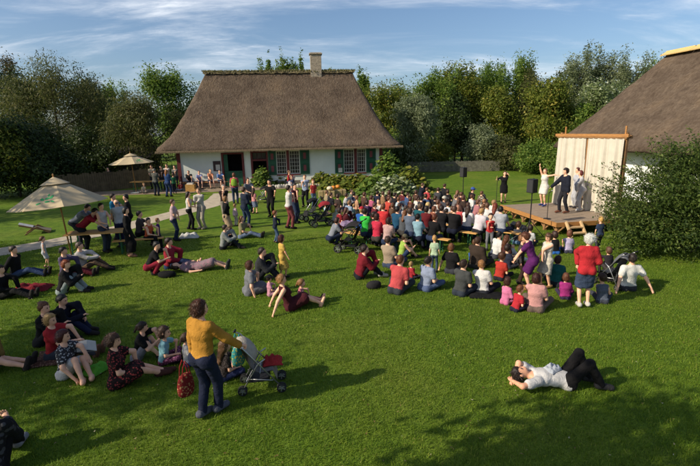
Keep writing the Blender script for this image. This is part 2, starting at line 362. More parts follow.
me = np_mesh('moss', V, np.arange(3*nn).reshape(-1, 3)); at = me.attributes.new('tint', 'FLOAT', 'FACE'); at.data.foreach_set('value', mo.random(nn).astype(np.float32))
tag(link('moss_tuft', me, roof, leaf_mat('moss_leaf', (.07, .07, .02), (.22, .20, .08), .3)), kind='stuff')
ch = MB(); ch.box(9.98, 10.86, 4.0, 4.7, 7.6, 9.95).build('chimney', BRICK, house, bevel=.02)
MB().box(9.90, 10.94, 3.92, 4.78, 9.80, 9.90).build('chimney_band', BRICK, house, bevel=.015)
# straw ends hanging at the eaves
nn = 9000; u_ = mo.random(nn)*17.6-1.2; L = .05+.12*mo.random(nn); zz = 2.66+.05*mo.random(nn); yy = -.93+.06*mo.random(nn)-.02; a = mo.normal(0, .25, nn)
V = np.stack([np.stack([u_, yy, zz], 1), np.stack([u_+.022, yy, zz], 1), np.stack([u_+.01+a*L, yy-.03, zz-L], 1)], 1).reshape(-1, 3)
tag(link('straw_fringe', np_mesh('straw_fringe', V, np.arange(3*nn).reshape(-1, 3)), roof, mat('straw', (.22, .16, .10), .9, .4, 30.)), kind='stuff')
# trim
MB().box(-.03, .22, -.05, -.003, 0, HZ).build('corner_board', RED, house); MB().box(HL-.2, HL+.03, -.05, -.003, 0, HZ).build('corner_board', RED, house)
for a, b in ((.22, 3.1), (9.6, 14.8)): MB().box(a, b, -.06, -.003, .30, .46).build('plinth_rail', RED, house)
for a, b in ((.22, 3.1), (6.6, 14.9)): MB().box(a, b, -.04, -.002, 0, .30).build('plinth', mat('plinth_tar', (.16, .13, .11), .9, .3, 4., .4), house)
# half door with open upper leaf
fr = MB(); fr.box(3.12, 3.26, -.06, .28, 0, 2.46).box(4.58, 4.74, -.06, .28, 0, 2.46).box(3.26, 4.58, -.06, .28, 2.34, 2.46).build('door_frame', RED, house)
d1 = MB().box(3.27, 4.57, .02, .07, .02, 1.12).build('door', GREEN, house)
for k in range(6): MB().box(3.29+k*.213, 3.29+k*.213+.205, -.005, .019, .04, 1.10).build('plank', GREEN, d1)
MB().ball((4.42, -.03, 1.0), .03, .03, .03).build('handle', mat('iron', (.03, .03, .03), .5), d1)
d2 = MB().box(3.27, 3.56, .02, .07, 1.13, 2.33).build('door', GREEN, house)
for k in range(2): MB().box(3.28+k*.14, 3.28+k*.14+.132, -.005, .019, 1.15, 2.31).build('plank', GREEN, d2)
# open entrance with panelled head
MB().box(5.22, 5.36, -.06, .28, 0, 2.55).box(6.36, 6.47, -.06, .28, 0, 2.55).box(5.36, 6.36, -.06, .28, 2.43, 2.55).box(5.36, 6.36, -.05, .2, 1.80, 1.92).build('door_frame', RED, house)
tl = MB().box(5.37, 6.35, .06, .10, 1.93, 2.42).build('transom', mat('oxblood_panel', (.08, .02, .02), .6), house)
for k in range(3): MB().box(5.40+k*.32, 5.40+k*.32+.27, .03, .059, 1.97, 2.38).build('pane', GLASS, tl)
# windows with white lattice, shutters with red panels
for a, b, z0, z1 in ops[2:]:
    w = MB().box(a+.01, b-.01, .12, .14, z0+.01, z1-.01).build('window', GLASS, house)
    MB().box(a, a+.06, .04, .12, z0, z1).box(b-.06, b, .04, .12, z0, z1).box(a+.06, b-.06, .04, .12, z0, z0+.06).box(a+.06, b-.06, .04, .12, z1-.06, z1).build('frame', PALE, w)
    mu = MB()
    for k in range(1, 4): x = a+(b-a)*k/4; mu.box(x-.012, x+.012, .07, .115, z0+.06, z1-.06)
    for k in range(1, 6): z = z0+(z1-z0)*k/6; mu.box(a+.06, b-.06, .075, .11, z-.012, z+.012)
    mu.build('muntin', PALE, w); MB().box(a-.02, b+.02, -.08, .04, z0-.09, z0-.003).build('sill', RED, w)
for a, b, z0, z1 in ((7.83, 8.03, .7, 2.56), (12.88, 13.09, .66, 2.56)): MB().box(a, b, -.05, -.002, z0, z1).build('window_post', RED, house)
for a, b, z0, z1 in ((6.50, 7.07, .74, 2.54), (8.82, 9.52, .74, 2.54), (11.42, 12.07, .70, 2.54), (13.79, 14.52, .70, 2.54)):
    s = MB().box(a, b, -.07, -.025, z0, z1).build('shutter', GREEN, house)
    m_ = (a+b)/2; h_ = (z1-z0)
    for k in range(2):
        q0 = z0+.12+k*h_*.5; q1 = q0+h_*.5-.22
        MB().box(a+.09, b-.09, -.082, -.0705, q0, q1).build('panel_frame', mat('green_trim', (.012, .055, .03), .5), s)
        MB().box(m_-.10, m_+.10, -.093, -.0825, q0+.12, q1-.12).build('panel', mat('dull_red_panel', (.18, .045, .05), .6), s)
nb = MB().box(2.50, 3.04, -.05, -.003, 1.16, 1.88).build('notice_board', mat('dark_frame', (.05, .03, .03), .6), house); MB().box(2.68, 2.98, -.056, -.0505, 1.22, 1.62).build('notice_sheet', PALE, nb)
MB().box(11.66, 11.96, -.100, -.094, .80, 1.12).build('notice_sheet', PALE, house)

# ---------------------------------------------------------------- thatched barn behind the stage
BA = Vector((14.3, 28.6, 0)); BT = math.atan2(-1, .15); BU = Vector((math.cos(BT), math.sin(BT), 0))   # u runs towards the camera
barn = empty('thatched_barn', BA, BT); tag(barn, 'barn with dark thatched roof and pale wooden ridge behind the stage curtain', 'barn')
BLn, BD = 19.5, 8.0      # local +v points away from the lawn
bw = MB(); bw.box(0, BLn, 0, .3, 0, 2.7).box(0, .3, .3, BD, 0, 2.7).box(BLn-.3, BLn, .3, BD, 0, 2.7).box(.3, BLn-.3, BD-.3, BD, 0, 2.7)
bw.build('wall', mat('barn_whitewash', (.72, .72, .70), .9, .1, 1.), barn)
for uu in (3., 7., 11.): d = MB().box(uu, uu+1.2, -.05, -.003, .0, 2.1).build('door', mat('barn_boards', (.12, .07, .045), .8, .3, 5.), barn); MB().box(uu+.1, uu+.16, -.09, -.051, .9, 1.1).build('handle', MAT['iron'], d)
br = thatch_roof(barn, (-1.3, BLn+1.3, -1.2, BD+1.2), 2.55, (1.7, BLn-2., 4.0), 7.75, None, power=1.08, seed=9.)
RIDGEW = mat('fresh_ridge_wood', (.62, .42, .17), .7, .2, 6., .2, stretch=(1, 6, 6))
for k in range(8):
    x = 1.6+k*2.0
    for s in (-1, 1):
        mb = MB(); mb.bar((x, 4.0+s*.20, 7.80), (x+1.97, 4.0+s*.20, 7.80), .42, .05, up=(0, s*.55, 1)); mb.build('ridge_board', RIDGEW, br)
    mb = MB(); mb.bar((x+.05, 4.0, 7.93), (x+1.92, 4.0, 7.93), .10, .07); mb.build('ridge_board', RIDGEW, br)

# ---------------------------------------------------------------- stage: deck, curtain frame, steps
DZ = .46
sA = G(502, 205, DZ); sB = G(557, 223, DZ); sdir = (sB-sA); sdir.z = 0; SLn = sdir.length; sang = math.atan2(sdir.y, sdir.x)
stage = empty('stage', (sA.x, sA.y, 0), sang)     # local +x along the audience edge towards the camera, +y to the back
tag(stage, 'low wooden open-air stage with plank deck and orange edge boards', 'stage')
WOOD = mat('deck_plank', (.27, .205, .15), .75, .3, 5., .4, 50., stretch=(6, 1, 1)); ORW = mat('orange_timber', (.36, .17, .055), .6, .25, 6., .2, stretch=(1, 8, 8)); POSTW = mat('post_timber', (.26, .14, .06), .8, .3, 6., .4)
SD = 5.2
npl = 30
for k in range(npl):
    w_ = SLn/npl; x0 = k*w_; o = MB().box(x0+.004, x0+w_-.004, .0, SD, DZ-.035, DZ-random.random()*.004).build('plank', WOOD, stage)
MB().box(-.05, SLn+.05, -.055, -.003, DZ-.15, DZ+.012).build('edge_board', ORW, stage); MB().box(SLn+.003, SLn+.05, -.003, SD, DZ-.15, DZ+.012).build('edge_board', ORW, stage)
for i in range(6):
    for j in range(3):
        x = .12+i*(SLn-.24)/5; y = .12+j*(SD-.3)/2; p = MB().box(x-.055, x+.055, y-.055, y+.055, 0, DZ-.16).build('post', POSTW, stage)
        if j == 0: MB().bar((x-.36, y, DZ-.12), (x, y, .05), .05, .05).build('brace', POSTW, stage); MB().bar((x+.36, y, DZ-.12), (x, y, .05), .05, .05).build('brace', POSTW, stage)
for j in range(3): y = .12+j*(SD-.3)/2; MB().box(0, SLn, y-.04, y+.04, DZ-.158, DZ-.04).build('joist', POSTW, stage)
steps = empty('wooden_steps', stage.matrix_world @ Vector((0, 0, 0)))
bpy.context.view_layer.update()
stp = stage.matrix_world @ Vector((SLn+.06, .30, 0)); steps.location = stp; steps.rotation_euler = (0, 0, sang)
tag(steps, 'short pale wooden ladder steps leaning against the near side of the stage', 'steps')
PINE = mat('pale_pine', (.50, .34, .18), .65, .2, 6., .2)
for y in (0, .58): MB().bar((.42, y, 0), (.02, y, DZ+.04), .05, .11, up=(1, 0, 1)).build('stringer', PINE, steps)
for s in (.3, .68): MB().box(.42-.4*s-.09, .42-.4*s+.09, -.0+.028, .552, DZ*s-.02, DZ*s+.02).build('tread', PINE, steps)
# curtain frame
cA = Vector((9.30, 20.25, 0)); cB = Vector((10.29, 16.98, 0)); cd = (cB-cA); CLn = cd.length; cang = math.atan2(cd.y, cd.x)
frame = empty('curtain_frame', cA, cang); tag(frame, 'timber frame with orange top beam carrying the stage backdrop', 'frame')
for x in (.08, CLn*.46, CLn-.06): MB().box(x-.05, x+.05, .06, .16, 0, 3.62 if x != CLn*.46 else 3.40).build('post', POSTW, frame)
for x in (.35, CLn-.06): MB().box(x-.03, x+.03, .02, .0549, 3.3, 3.86).build('stub', ORW, frame)
MB().box(-.18, CLn+.12, -.03, .055, 3.45, 3.565).build('beam', ORW, frame); MB().box(-.12, CLn+.08, .17, .24, 3.40, 3.52).build('beam', POSTW, frame); MB().box(-.1, CLn+.05, -.012, .012, 3.40, 3.437).build('curtain_rail', POSTW, frame)
def curtain(u0, u1, name, label, seed, flare):
    nx, nz = 90, 22; V = []; r = random.Random(seed); ph = [r.random()*6 for _ in range(4)]
    for k in range(2):
        for j in range(nz+1):
            z = 3.40-(3.40-DZ-.02)*j/nz
            for i in range(nx+1):
                s = i/nx; x = u0+(u1-u0)*s+(s-.5)*flare*j/nz*.5; am = .030+.042*j/nz
                y = am*(math.sin(s*38+ph[0])+.6*math.sin(s*23+ph[1]+j*.05)+.4*math.sin(s*61+ph[2]))-.02-.25*flare*(j/nz)**2*(1-s)
                zz = z-(.03*abs(math.sin(s*19+ph[3])) if j == 0 else 0)
                V.append((x, y+k*.006, zz))
    W_ = nx+1; H_ = (nz+1)*W_; F_ = [(k*H_+j*W_+i, k*H_+j*W_+i+1, k*H_+(j+1)*W_+i+1, k*H_+(j+1)*W_+i) for k in range(2) for j in range(nz) for i in range(nx)]
    F_ += [(j*W_, (j+1)*W_, H_+(j+1)*W_, H_+j*W_) for j in range(nz)]+[(j*W_+nx, (j+1)*W_+nx, H_+(j+1)*W_+nx, H_+j*W_+nx) for j in range(nz)]
    mb = MB(); mb.add(V, F_); o = mb.build(name, mat('cream_canvas', (.52, .475, .395), .9, .08, 3., .3, 60.), None, smooth=True); o.location = cA; o.rotation_euler = (0, 0, cang); tag(o, label, 'curtain', 'stage backdrop curtains')
curtain(0.02, CLn*.445, 'stage_curtain', 'cream canvas curtain nearer the woman in the white dress', 1, .25)
curtain(CLn*.50, CLn-.02, 'stage_curtain', 'cream canvas curtain half hidden behind the big shrub', 2, .05)

# ---------------------------------------------------------------- vegetation
BARK = mat('bark', (.07, .055, .04), .95, .4, 5., .8, 14., bdist=.04, stretch=(3, 3, .8))
def leaf_cloud(lobes, n, size, seed, asp=.5, per=14, sig=.35, droop=0., shell=.55, up=.3, holes=.0, taper=0.):
    """leaf-sized faces gathered in clumps through the crown's volume; lobes: (cx,cy,cz,rx,ry,rz)"""
    r = np.random.default_rng(seed); lobes = np.array(lobes, float); vol = (lobes[:,3]*lobes[:,4]*lobes[:,5])**.55; m = max(1, n//per)
    li = r.choice(len(lobes), m, p=vol/vol.sum()); d = r.normal(size=(m, 3)); d /= np.linalg.norm(d, axis=1)[:, None]
    rad = shell+(1-shell)*r.random(m); rad *= r.random(m)**.18
    rad *= 1+.16*np.sin(d[:,0]*5+li)*np.sin(d[:,1]*6+li*2)+.14*np.sin(d[:,2]*9+li*1.7)
    c = lobes[li, :3]+d*rad[:, None]*lobes[li, 3:]
    c[:, 2] = np.maximum(c[:, 2], .12)
    tint_c = np.clip(.45+.28*r.normal(size=m), 0, 1)
    ci = np.repeat(np.arange(m), per); n = len(ci); off = r.normal(size=(n, 3))*sig
    if droop: off[:, 2] -= np.abs(off[:, 2])*droop*1.5
    p = c[ci]+off; p[:, 2] = np.maximum(p[:, 2], .05)
    nrm = r.normal(size=(n, 3))*.8+d[ci]*1.1; nrm[:, 2] += up; nrm /= np.linalg.norm(nrm, axis=1)[:, None]
    t = r.normal(size=(n, 3))+d[ci]*.6
    if droop: t[:, 2] -= droop*2.2
    t -= nrm*(t*nrm).sum(1)[:, None]; t /= np.linalg.norm(t, axis=1)[:, None]+1e-9; b = np.cross(nrm, t)
    s = size*(.6+.8*r.random(n)); L = t*s[:, None]*.5; Bw = b*(s*asp)[:, None]*.5
    V = np.stack([p-L, p-L*.1+Bw, p+L, p-L*.1-Bw], 1).reshape(-1, 3)
    tint = np.clip(tint_c[ci]+.16*r.normal(size=n), 0, 1)
    return V, tint
def leaf_mesh(V, tint, name='crown', tri=False):
    if tri:     # far leaves: one face each
        V = V.reshape(-1, 4, 3); m_ = V[:, 0]*.6+V[:, 2]*.4-V[:, 0]*.0; V = np.stack([V[:, 1]+(V[:, 0]-m_)*.5, V[:, 2], V[:, 3]+(V[:, 0]-m_)*.5], 1).reshape(-1, 3)
    me = np_mesh(name, V, np.arange(len(V)).reshape(-1, 3 if tri else 4)); at = me.attributes.new('tint', 'FLOAT', 'FACE'); at.data.foreach_set('value', tint.astype(np.float32)); return me
L_ = {
 'mid':   leaf_mat('leaf_mid', (0.052, 0.106, 0.015), (0.176, 0.265, 0.042), .5, (0.301, 0.353, 0.070)),
 'yel':   leaf_mat('leaf_yellowish', (0.061, 0.096, 0.012), (0.205, 0.239, 0.033), .5, (0.355, 0.300, 0.055)),
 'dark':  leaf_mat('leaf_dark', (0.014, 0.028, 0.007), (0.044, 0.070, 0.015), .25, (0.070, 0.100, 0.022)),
 'grey':  leaf_mat('leaf_silver', (0.092, 0.123, 0.053), (0.240, 0.277, 0.139), .5, (0.416, 0.462, 0.293)),
 'white': leaf_mat('leaf_whitish', (0.099, 0.147, 0.043), (0.293, 0.345, 0.147), .5, (0.739, 0.770, 0.585)),
 'olive': leaf_mat('leaf_olive', (0.044, 0.058, 0.017), (0.126, 0.138, 0.040), .5, (0.209, 0.187, 0.078)),
 'brown': leaf_mat('leaf_brownish', (0.044, 0.043, 0.020), (0.106, 0.094, 0.043), .5, (0.163, 0.112, 0.056)),
 'yew':   leaf_mat('leaf_shrub', (0.027, 0.055, 0.011), (0.106, 0.156, 0.030), .5, (0.213, 0.250, 0.062)),
}
def trunk_mb(h, r0, lobes, seed, lean=0.):
    r = random.Random(seed); mb = MB(); pts = [Vector((lean*h*(k/6)**1.5+r.uniform(-.02, .02)*h*(k > 0)*.5, r.uniform(-.02, .02)*h*(k > 0)*.5, h*k/6-.05)) for k in range(7)]
    mb.tube(pts, [r0*(1-.12*k) for k in range(7)], 8)
    for l in lobes[:9]:
        e = Vector(l[:3]); st = pts[min(5, 2+r.randrange(3))]; md = st.lerp(e, .5)+Vector((0, 0, -.08*h*r.random())); mb.tube([st, md, e], [r0*.4, r0*.26, r0*.1], 6)
    return mb
def tree(px, py, Y, topy, halfw, kind, label, n=9000, size=.26, shape='round', seed=1, base=.12, group='trees around the lawn', name='tree', asp=.5, x_off=0.):
    """tree whose foot stands at depth Y under photo column px; topy is the row of its tip; halfw in metres"""
    g = AT(px, 150, Y); x = g.x+x_off; h = AT(px, topy, Y).z; r = random.Random(seed); lobes = []
    if shape == 'round':
        for k in range(10):
            a = r.random()*6.28; q = r.random()**.5*.62; zz = base+.25+(.62-base)*r.random(); s = .34+.2*r.random()
            lobes.append((math.cos(a)*q*halfw, math.sin(a)*q*halfw, h*zz, halfw*s, halfw*s, h*.17*(.8+.5*r.random())))
        lobes.append((0, 0, h*.80, halfw*.42, halfw*.42, h*.18)); lobes.append((0, 0, h*(base+.25), halfw*.8, halfw*.8, h*.22))
    elif shape == 'poplar':        # several upright leaders with feathery tips
        for k in range(14):
            a = r.random()*6.28; q = r.random()**.6*.80; hh = h*(1-.28*q*r.random()-.12*r.random()) if k else h
            wd_ = halfw*(.17+.10*r.random()); lobes.append((math.cos(a)*q*halfw, math.sin(a)*q*halfw, hh*.66, wd_, wd_, hh*.34)); lobes.append((math.cos(a)*q*halfw, math.sin(a)*q*halfw, hh*.86, wd_*.55, wd_*.55, hh*.14))
        lobes.append((0, 0, h*.36, halfw*.85, halfw*.85, h*.26)); lobes.append((0, 0, h*.2, halfw*.9, halfw*.9, h*.18))
    elif shape == 'willow':
        for k in range(12):
            a = r.random()*6.28; q = (.25+.6*r.random()); lobes.append((math.cos(a)*q*halfw, math.sin(a)*q*halfw, h*(.45+.28*(1-q)+.12*r.random()), halfw*.30, halfw*.30, h*.24))
        lobes.append((0, 0, h*.74, halfw*.5, halfw*.5, h*.24)); lobes.append((0, 0, h*.33, halfw*.85, halfw*.85, h*.28))
    elif shape == 'sparse':
        for k in range(9):
            a = r.random()*6.28; q = r.random()*.8; lobes.append((math.cos(a)*q*halfw, math.sin(a)*q*halfw, h*(.62+.3*r.random()), halfw*.25, halfw*.25, h*.09))
    elif shape == 'bush':
        for k in range(9):
            a = r.random()*6.28; q = r.random()**.5*.7; s = .30+.22*r.random(); lobes.append((math.cos(a)*q*halfw, math.sin(a)*q*halfw, h*(.25+.5*r.random()*(1-.4*q)), halfw*s, halfw*s, h*.24))
        lobes.append((0, 0, h*.35, halfw*.75, halfw*.75, h*.35)); lobes.append((0, 0, h*.72, halfw*.4, halfw*.4, h*.25))
    t = empty(name, (x, Y, 0)); tag(t, label, 'shrub' if shape == 'bush' else 'tree', group)
    V, tint = leaf_cloud(lobes, int(n*1.75), size*1.14, seed*13+5, asp=(.28 if shape == 'willow' else asp), sig=min(.5, .10*halfw), droop=(.9 if shape == 'willow' else 0.), shell=.35)
    link('crown', leaf_mesh(V, tint, tri=True), t, L_[kind]); trunk_mb(h*(.75 if shape != 'bush' else .5), max(.05, h*.016), lobes, seed).build('trunk', BARK, t, smooth=True)
    return t
# ---- left side, from the edge inwards
tree(4, 0, 47, 40, 2.6, 'brown', 'thin half-bare grey tree at the left edge against the sky', 2600, .22, 'sparse', 2)
tree(62, 0, 42, 42, 4.9, 'olive', 'tall broad dark willow tree left of the cottage', 15000, .24, 'willow', 3)
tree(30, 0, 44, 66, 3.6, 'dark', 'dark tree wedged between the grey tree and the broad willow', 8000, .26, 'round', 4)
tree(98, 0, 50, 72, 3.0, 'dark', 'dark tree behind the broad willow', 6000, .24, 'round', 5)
tree(146, 0, 40, 84, 3.7, 'olive', 'pale drooping willow tree beside the cottage roof', 15000, .24, 'willow', 6)
tree(118, 0, 54, 74, 2.6, 'mid', 'slender tree peeping over the pale drooping willow', 5000, .25, 'poplar', 7)
tree(178, 0, 52, 63, 3.6, 'mid', 'round green tree rising behind the left roof slope', 11000, .26, 'round', 8)
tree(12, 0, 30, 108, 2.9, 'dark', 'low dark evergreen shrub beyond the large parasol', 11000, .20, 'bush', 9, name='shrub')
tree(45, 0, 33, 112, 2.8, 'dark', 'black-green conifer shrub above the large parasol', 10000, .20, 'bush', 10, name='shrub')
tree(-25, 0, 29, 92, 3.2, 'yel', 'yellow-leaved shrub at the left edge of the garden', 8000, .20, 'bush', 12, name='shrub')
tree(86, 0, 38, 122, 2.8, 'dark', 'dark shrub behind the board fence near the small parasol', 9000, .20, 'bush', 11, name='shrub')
# ---- behind the cottage
for i, (px, ty, sd) in enumerate(((269, 50, 21), (284, 45, 22), (298, 49, 23), (362, 62, 24), (338, 62, 25))):
    tree(px, 0, 60, ty, 1.35, 'mid', ['slim tree tip left of the three showing over the ridge', 'tallest slim tree tip showing over the thatched ridge', 'slim tree tip close to the chimney', 'feathery tree right of the roof ridge', 'slim tree mostly hidden behind the chimney'][i], 8000, .24, 'poplar', sd)
# ---- right of the cottage
RT = [(384, 52, 82, 3.4, 'yel', 'round', 'low yellowish tree just right of the cottage roof', 10000), (402, 60, 78, 3.2, 'mid', 'poplar', 'slender tree behind the silver willow', 7000),
 (412, 42, 84, 2.7, 'grey', 'willow', 'rounded silver-grey willow beside the cottage', 13000), (436, 50, 62, 3.3, 'mid', 'poplar', 'tall leafy tree right of the silver willow', 13000),
 (462, 52, 58, 3.2, 'yel', 'poplar', 'tall sunlit tree behind the loudspeaker pole', 13000), (488, 55, 54, 3.2, 'mid', 'poplar', 'tall tree with the highest tip in the middle of the treeline', 12000),
 (513, 58, 50, 3.2, 'mid', 'poplar', 'tall tree behind the singer in black', 12000), (536, 54, 62, 3.0, 'olive', 'poplar', 'olive tree left of the yellowing tree', 10000),
 (552, 44, 74, 3.2, 'yel', 'round', 'broad yellowing tree behind the woman in the white dress', 15000), (573, 60, 42, 2.8, 'grey', 'poplar', 'tall feathery poplar above the stage beam', 10000),
 (598, 60, 41, 2.8, 'grey', 'poplar', 'tallest feathery poplar behind the stage', 10000), (622, 58, 40, 2.8, 'grey', 'poplar', 'feathery poplar left of the barn roof', 10000),
 (642, 60, 52, 2.6, 'mid', 'poplar', 'poplar tip just touching the barn ridge', 7000), (596, 46, 78, 3.0, 'white', 'poplar', 'white-leaved poplar low behind the stage frame', 11000),
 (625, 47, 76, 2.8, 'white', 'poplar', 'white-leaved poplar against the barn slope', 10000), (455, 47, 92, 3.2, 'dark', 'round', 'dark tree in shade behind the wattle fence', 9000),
 (580, 44, 100, 2.8, 'mid', 'round', 'leafy green tree directly behind the curtain frame', 9000), (500, 49, 88, 3.2, 'yel', 'round', 'yellow-green tree behind the olive shrub', 11000)]
for i, (px, Y, ty, hw, kd, sh, lb, n) in enumerate(RT): tree(px, 0, Y, ty, hw, kd, lb, n, .25, sh, 40+i)
SH = [(478, 43, 118, 2.3, 'grey', 'silvery shrub with upright shoots behind the lawn fence', 8000), (507, 41, 134, 2.5, 'olive', 'rounded olive-brown shrub behind the singer', 9000),
 (540, 38, 138, 2.3, 'mid', 'green shrub behind the woman in the white dress', 9000), (395, 44, 128, 2.1, 'mid', 'shrub in shade by the cottage corner', 6000), (430, 45, 138, 2.2, 'yel', 'sunlit shrub over the end of the wattle fence', 6000), (565, 34, 140, 2.2, 'mid', 'green shrub right behind the curtain edge', 8000)]
for i, (px, Y, ty, hw, kd, lb, n) in enumerate(SH): tree(px, 0, Y, ty, hw, kd, lb, n, .19, 'bush', 70+i, name='shrub', group='shrubs along the lawn edge')
# distant wood that closes the view
V, tint = [], []
for sgn, x0, x1 in ((0, -70, 60),):
    lb = [(x0+(x1-x0)*k/26, 70+5*math.sin(k*2.1), (3.6 if k < 15 else 5.4)+.8*math.sin(k*1.3), 4.2, 3., 4.4 if k < 15 else 5.6) for k in range(27)]
    v, t_ = leaf_cloud(lb, 60000, .42, 99, per=16, sig=.6, shell=.3); V.append(v); tint.append(t_)
tag(link('far_wood', leaf_mesh(np.concatenate(V), np.concatenate(tint), 'far_wood', tri=True), None, L_['olive']), 'dark wood filling the gaps behind the garden trees', 'wood', kind='stuff')
# trees beside and behind the viewpoint: they throw the shade over the left edge and the bottom right lawn
def side_tree(x, y, h, hw, label, n, seed, zlo=.45):
    t = empty('tree', (x, y, 0)); tag(t, label, 'tree', 'trees around the lawn'); r = random.Random(seed); lobes = []
    for k in range(12):
        a = r.random()*6.28; q = r.random()**.5*.72; lobes.append((math.cos(a)*q*hw, math.sin(a)*q*hw, h*(zlo+.1+(.85-zlo)*r.random()), hw*.34, hw*.34, h*.10))
    V, tint = leaf_cloud(lobes, n, .28, seed, sig=.35, shell=.3); link('crown', leaf_mesh(V, tint, tri=True), t, L_['mid']); trunk_mb(h*.8, h*.018, lobes, seed).build('trunk', BARK, t, smooth=True)
side_tree(-5.0, .35, 7.0, 2.1, 'leafy tree left of the viewpoint shading the bottom right lawn', 4200, 201)
side_tree(-15.0, 3.2, 8.0, 3.0, 'sparse tree left of the viewpoint shading the near picnic groups', 4800, 206)
side_tree(-20.5, 10.0, 8.5, 3.6, 'leafy tree outside the left edge shading the picnic groups', 9000, 202)
side_tree(-27, 19.0, 11., 4.2, 'tall tree outside the left edge shading the large parasol', 11000, 203)
side_tree(-33, 25.0, 13., 5., 'tall tree beyond the left edge shading the dark shrubs', 12000, 204, .2)
side_tree(-27, 29.0, 10., 4., 'broad tree left of the dark evergreen shrub', 12000, 205, .2)

# big shrub beside the stage
sh = empty('shrub', (10.6, 13.6, 0)); tag(sh, 'big feathery dark green shrub in front of the barn and stage', 'shrub')
r = random.Random(4); lobes = []
for k in range(26):
    a = r.random()*6.28; q = r.random()**.5; z = .5+2.9*r.random()*(1-.36*q)*(1+.24*q*math.cos(a)); lobes.append((math.cos(a)*q*2.6, math.sin(a)*q*1.9, z, .75, .7, .6))
lobes += [(0, 0, 1.2, 2.3, 1.7, 1.2), (.6, 0, 2.6, 1.5, 1.2, 1.0), (1.8, .2, 2.5, 1.3, 1.1, 1.4), (1.0, .2, 3.0, 1.2, 1.1, .85), (2.4, .3, 3.0, 1.3, 1.1, 1.0), (0., .1, 2.6, 1.1, 1., .9), (-.9, .1, 2.0, .9, .9, .8), (-1.7, -.4, .7, .9, .8, .7)]
V, tint = leaf_cloud(lobes, 62000, .09, 77, asp=.45, per=22, sig=.16, shell=.45)
# feathery shoots that stick out of the outline
pv, pt = [V], [tint]; rr = np.random.default_rng(8)
tw = MB()
for k in range(300):
    a = rr.random()*6.28; q = rr.random()**.5*.95; e = rr.random(); bx, by, bz = math.cos(a)*q*2.5, math.sin(a)*q*1.8, .5+3.0*e*(1-.28*q)*(1+.26*q*math.cos(a))
    d = np.array([math.cos(a)*(.4+q*.6), math.sin(a)*(.4+q*.6), .35+.7*rr.random()]); d[0] -= .25; d /= np.linalg.norm(d); Ln = .5+.75*rr.random()
    tw.tube([(bx, by, bz), (bx+d[0]*Ln, by+d[1]*Ln, bz+d[2]*Ln-.05)], [.009, .003], 4)
    m = 46; s = rr.random(m)*Ln; p = np.array([bx, by, bz])+d*s[:, None]+rr.normal(size=(m, 3))*.035; p[:, 2] -= .08*(s/Ln)**2
    t = d+rr.normal(size=(m, 3))*.7; t /= np.linalg.norm(t, axis=1)[:, None]; nr = rr.normal(size=(m, 3)); b = np.cross(nr, t); b /= np.linalg.norm(b, axis=1)[:, None]
    ln = .055+.06*rr.random(m); pv.append(np.stack([p, p+t*(ln*.4)[:, None]+b*(ln*.2)[:, None], p+t*ln[:, None], p+t*(ln*.4)[:, None]-b*(ln*.2)[:, None]], 1).reshape(-1, 3)); pt.append(np.clip(.55+.25*rr.normal(size=m), 0, 1))
link('crown', leaf_mesh(np.concatenate(pv), np.concatenate(pt)), sh, L_['yew']); tw.build('twig', BARK, sh)
mb = MB()
for k in range(7): a = k*.9; mb.tube([(math.cos(a)*.15, math.sin(a)*.12, -.05), (math.cos(a)*.7, math.sin(a)*.5, 1.1), (math.cos(a)*1.4, math.sin(a)*1.0, 2.2)], [.05, .035, .012], 6)
mb.build('trunk', BARK, sh)

# pumpkin vines and leafy beds in front of the cottage: every plant is a thing
def broad_plant(px, py, wx, wy, h, n, size, kind, label, seed, flowers=None):
    n = int(n*1.7); size *= .8
    g = G(px, py); t = empty('garden_plant', (g.x, g.y, 0)); tag(t, label, 'plant', 'plants in the cottage garden bed'); r = np.random.default_rng(seed)
    x = r.normal(size=n)*wx*.5; y = r.normal(size=n)*wy*.5; e = np.clip(1-(x/wx)**2-(y/wy)**2, .1, 1); z = h*e*(.25+.75*r.random(n)); a = r.random(n)*6.28; s = size*(.6+.7*r.random(n))
    nr = np.stack([r.normal(size=n)*.5-.25, r.normal(size=n)*.5-.35, np.ones(n)], 1); nr /= np.linalg.norm(nr, axis=1)[:, None]; tt = np.stack([np.cos(a), np.sin(a), np.zeros(n)], 1); tt -= nr*(tt*nr).sum(1)[:, None]; b = np.cross(nr, tt); c = np.stack([x, y, z], 1)
    prof = [(-.5, 0), (-.25, .42), (.12, .45), (.5, 0), (.12, -.45), (-.25, -.42)]
    Q = np.stack([c+tt*(s*p)[:, None]+b*(s*q)[:, None]-nr*(s*abs(q)*.2)[:, None] for p, q in prof], 1).reshape(-1, 3); i = np.arange(n)*6
    F4 = np.concatenate([np.stack([i, i+1, i+2, i+3], 1), np.stack([i, i+3, i+4, i+5], 1)])
    me = np_mesh('foliage', Q, F4); at = me.attributes.new('tint', 'FLOAT', 'FACE'); tv = r.random(n).astype(np.float32); at.data.foreach_set('value', np.concatenate([tv, tv])); tag(link('foliage', me, t, L_[kind]), kind='stuff')
    st = MB()
    for k in range(0, n, 4): st.tube([(x[k]*.6, y[k]*.6, 0), (x[k], y[k], z[k])], .012, 4, cap=False)
    tag(st.build('stem', mat('plant_stem', (.07, .10, .03), .7), t), kind='stuff')
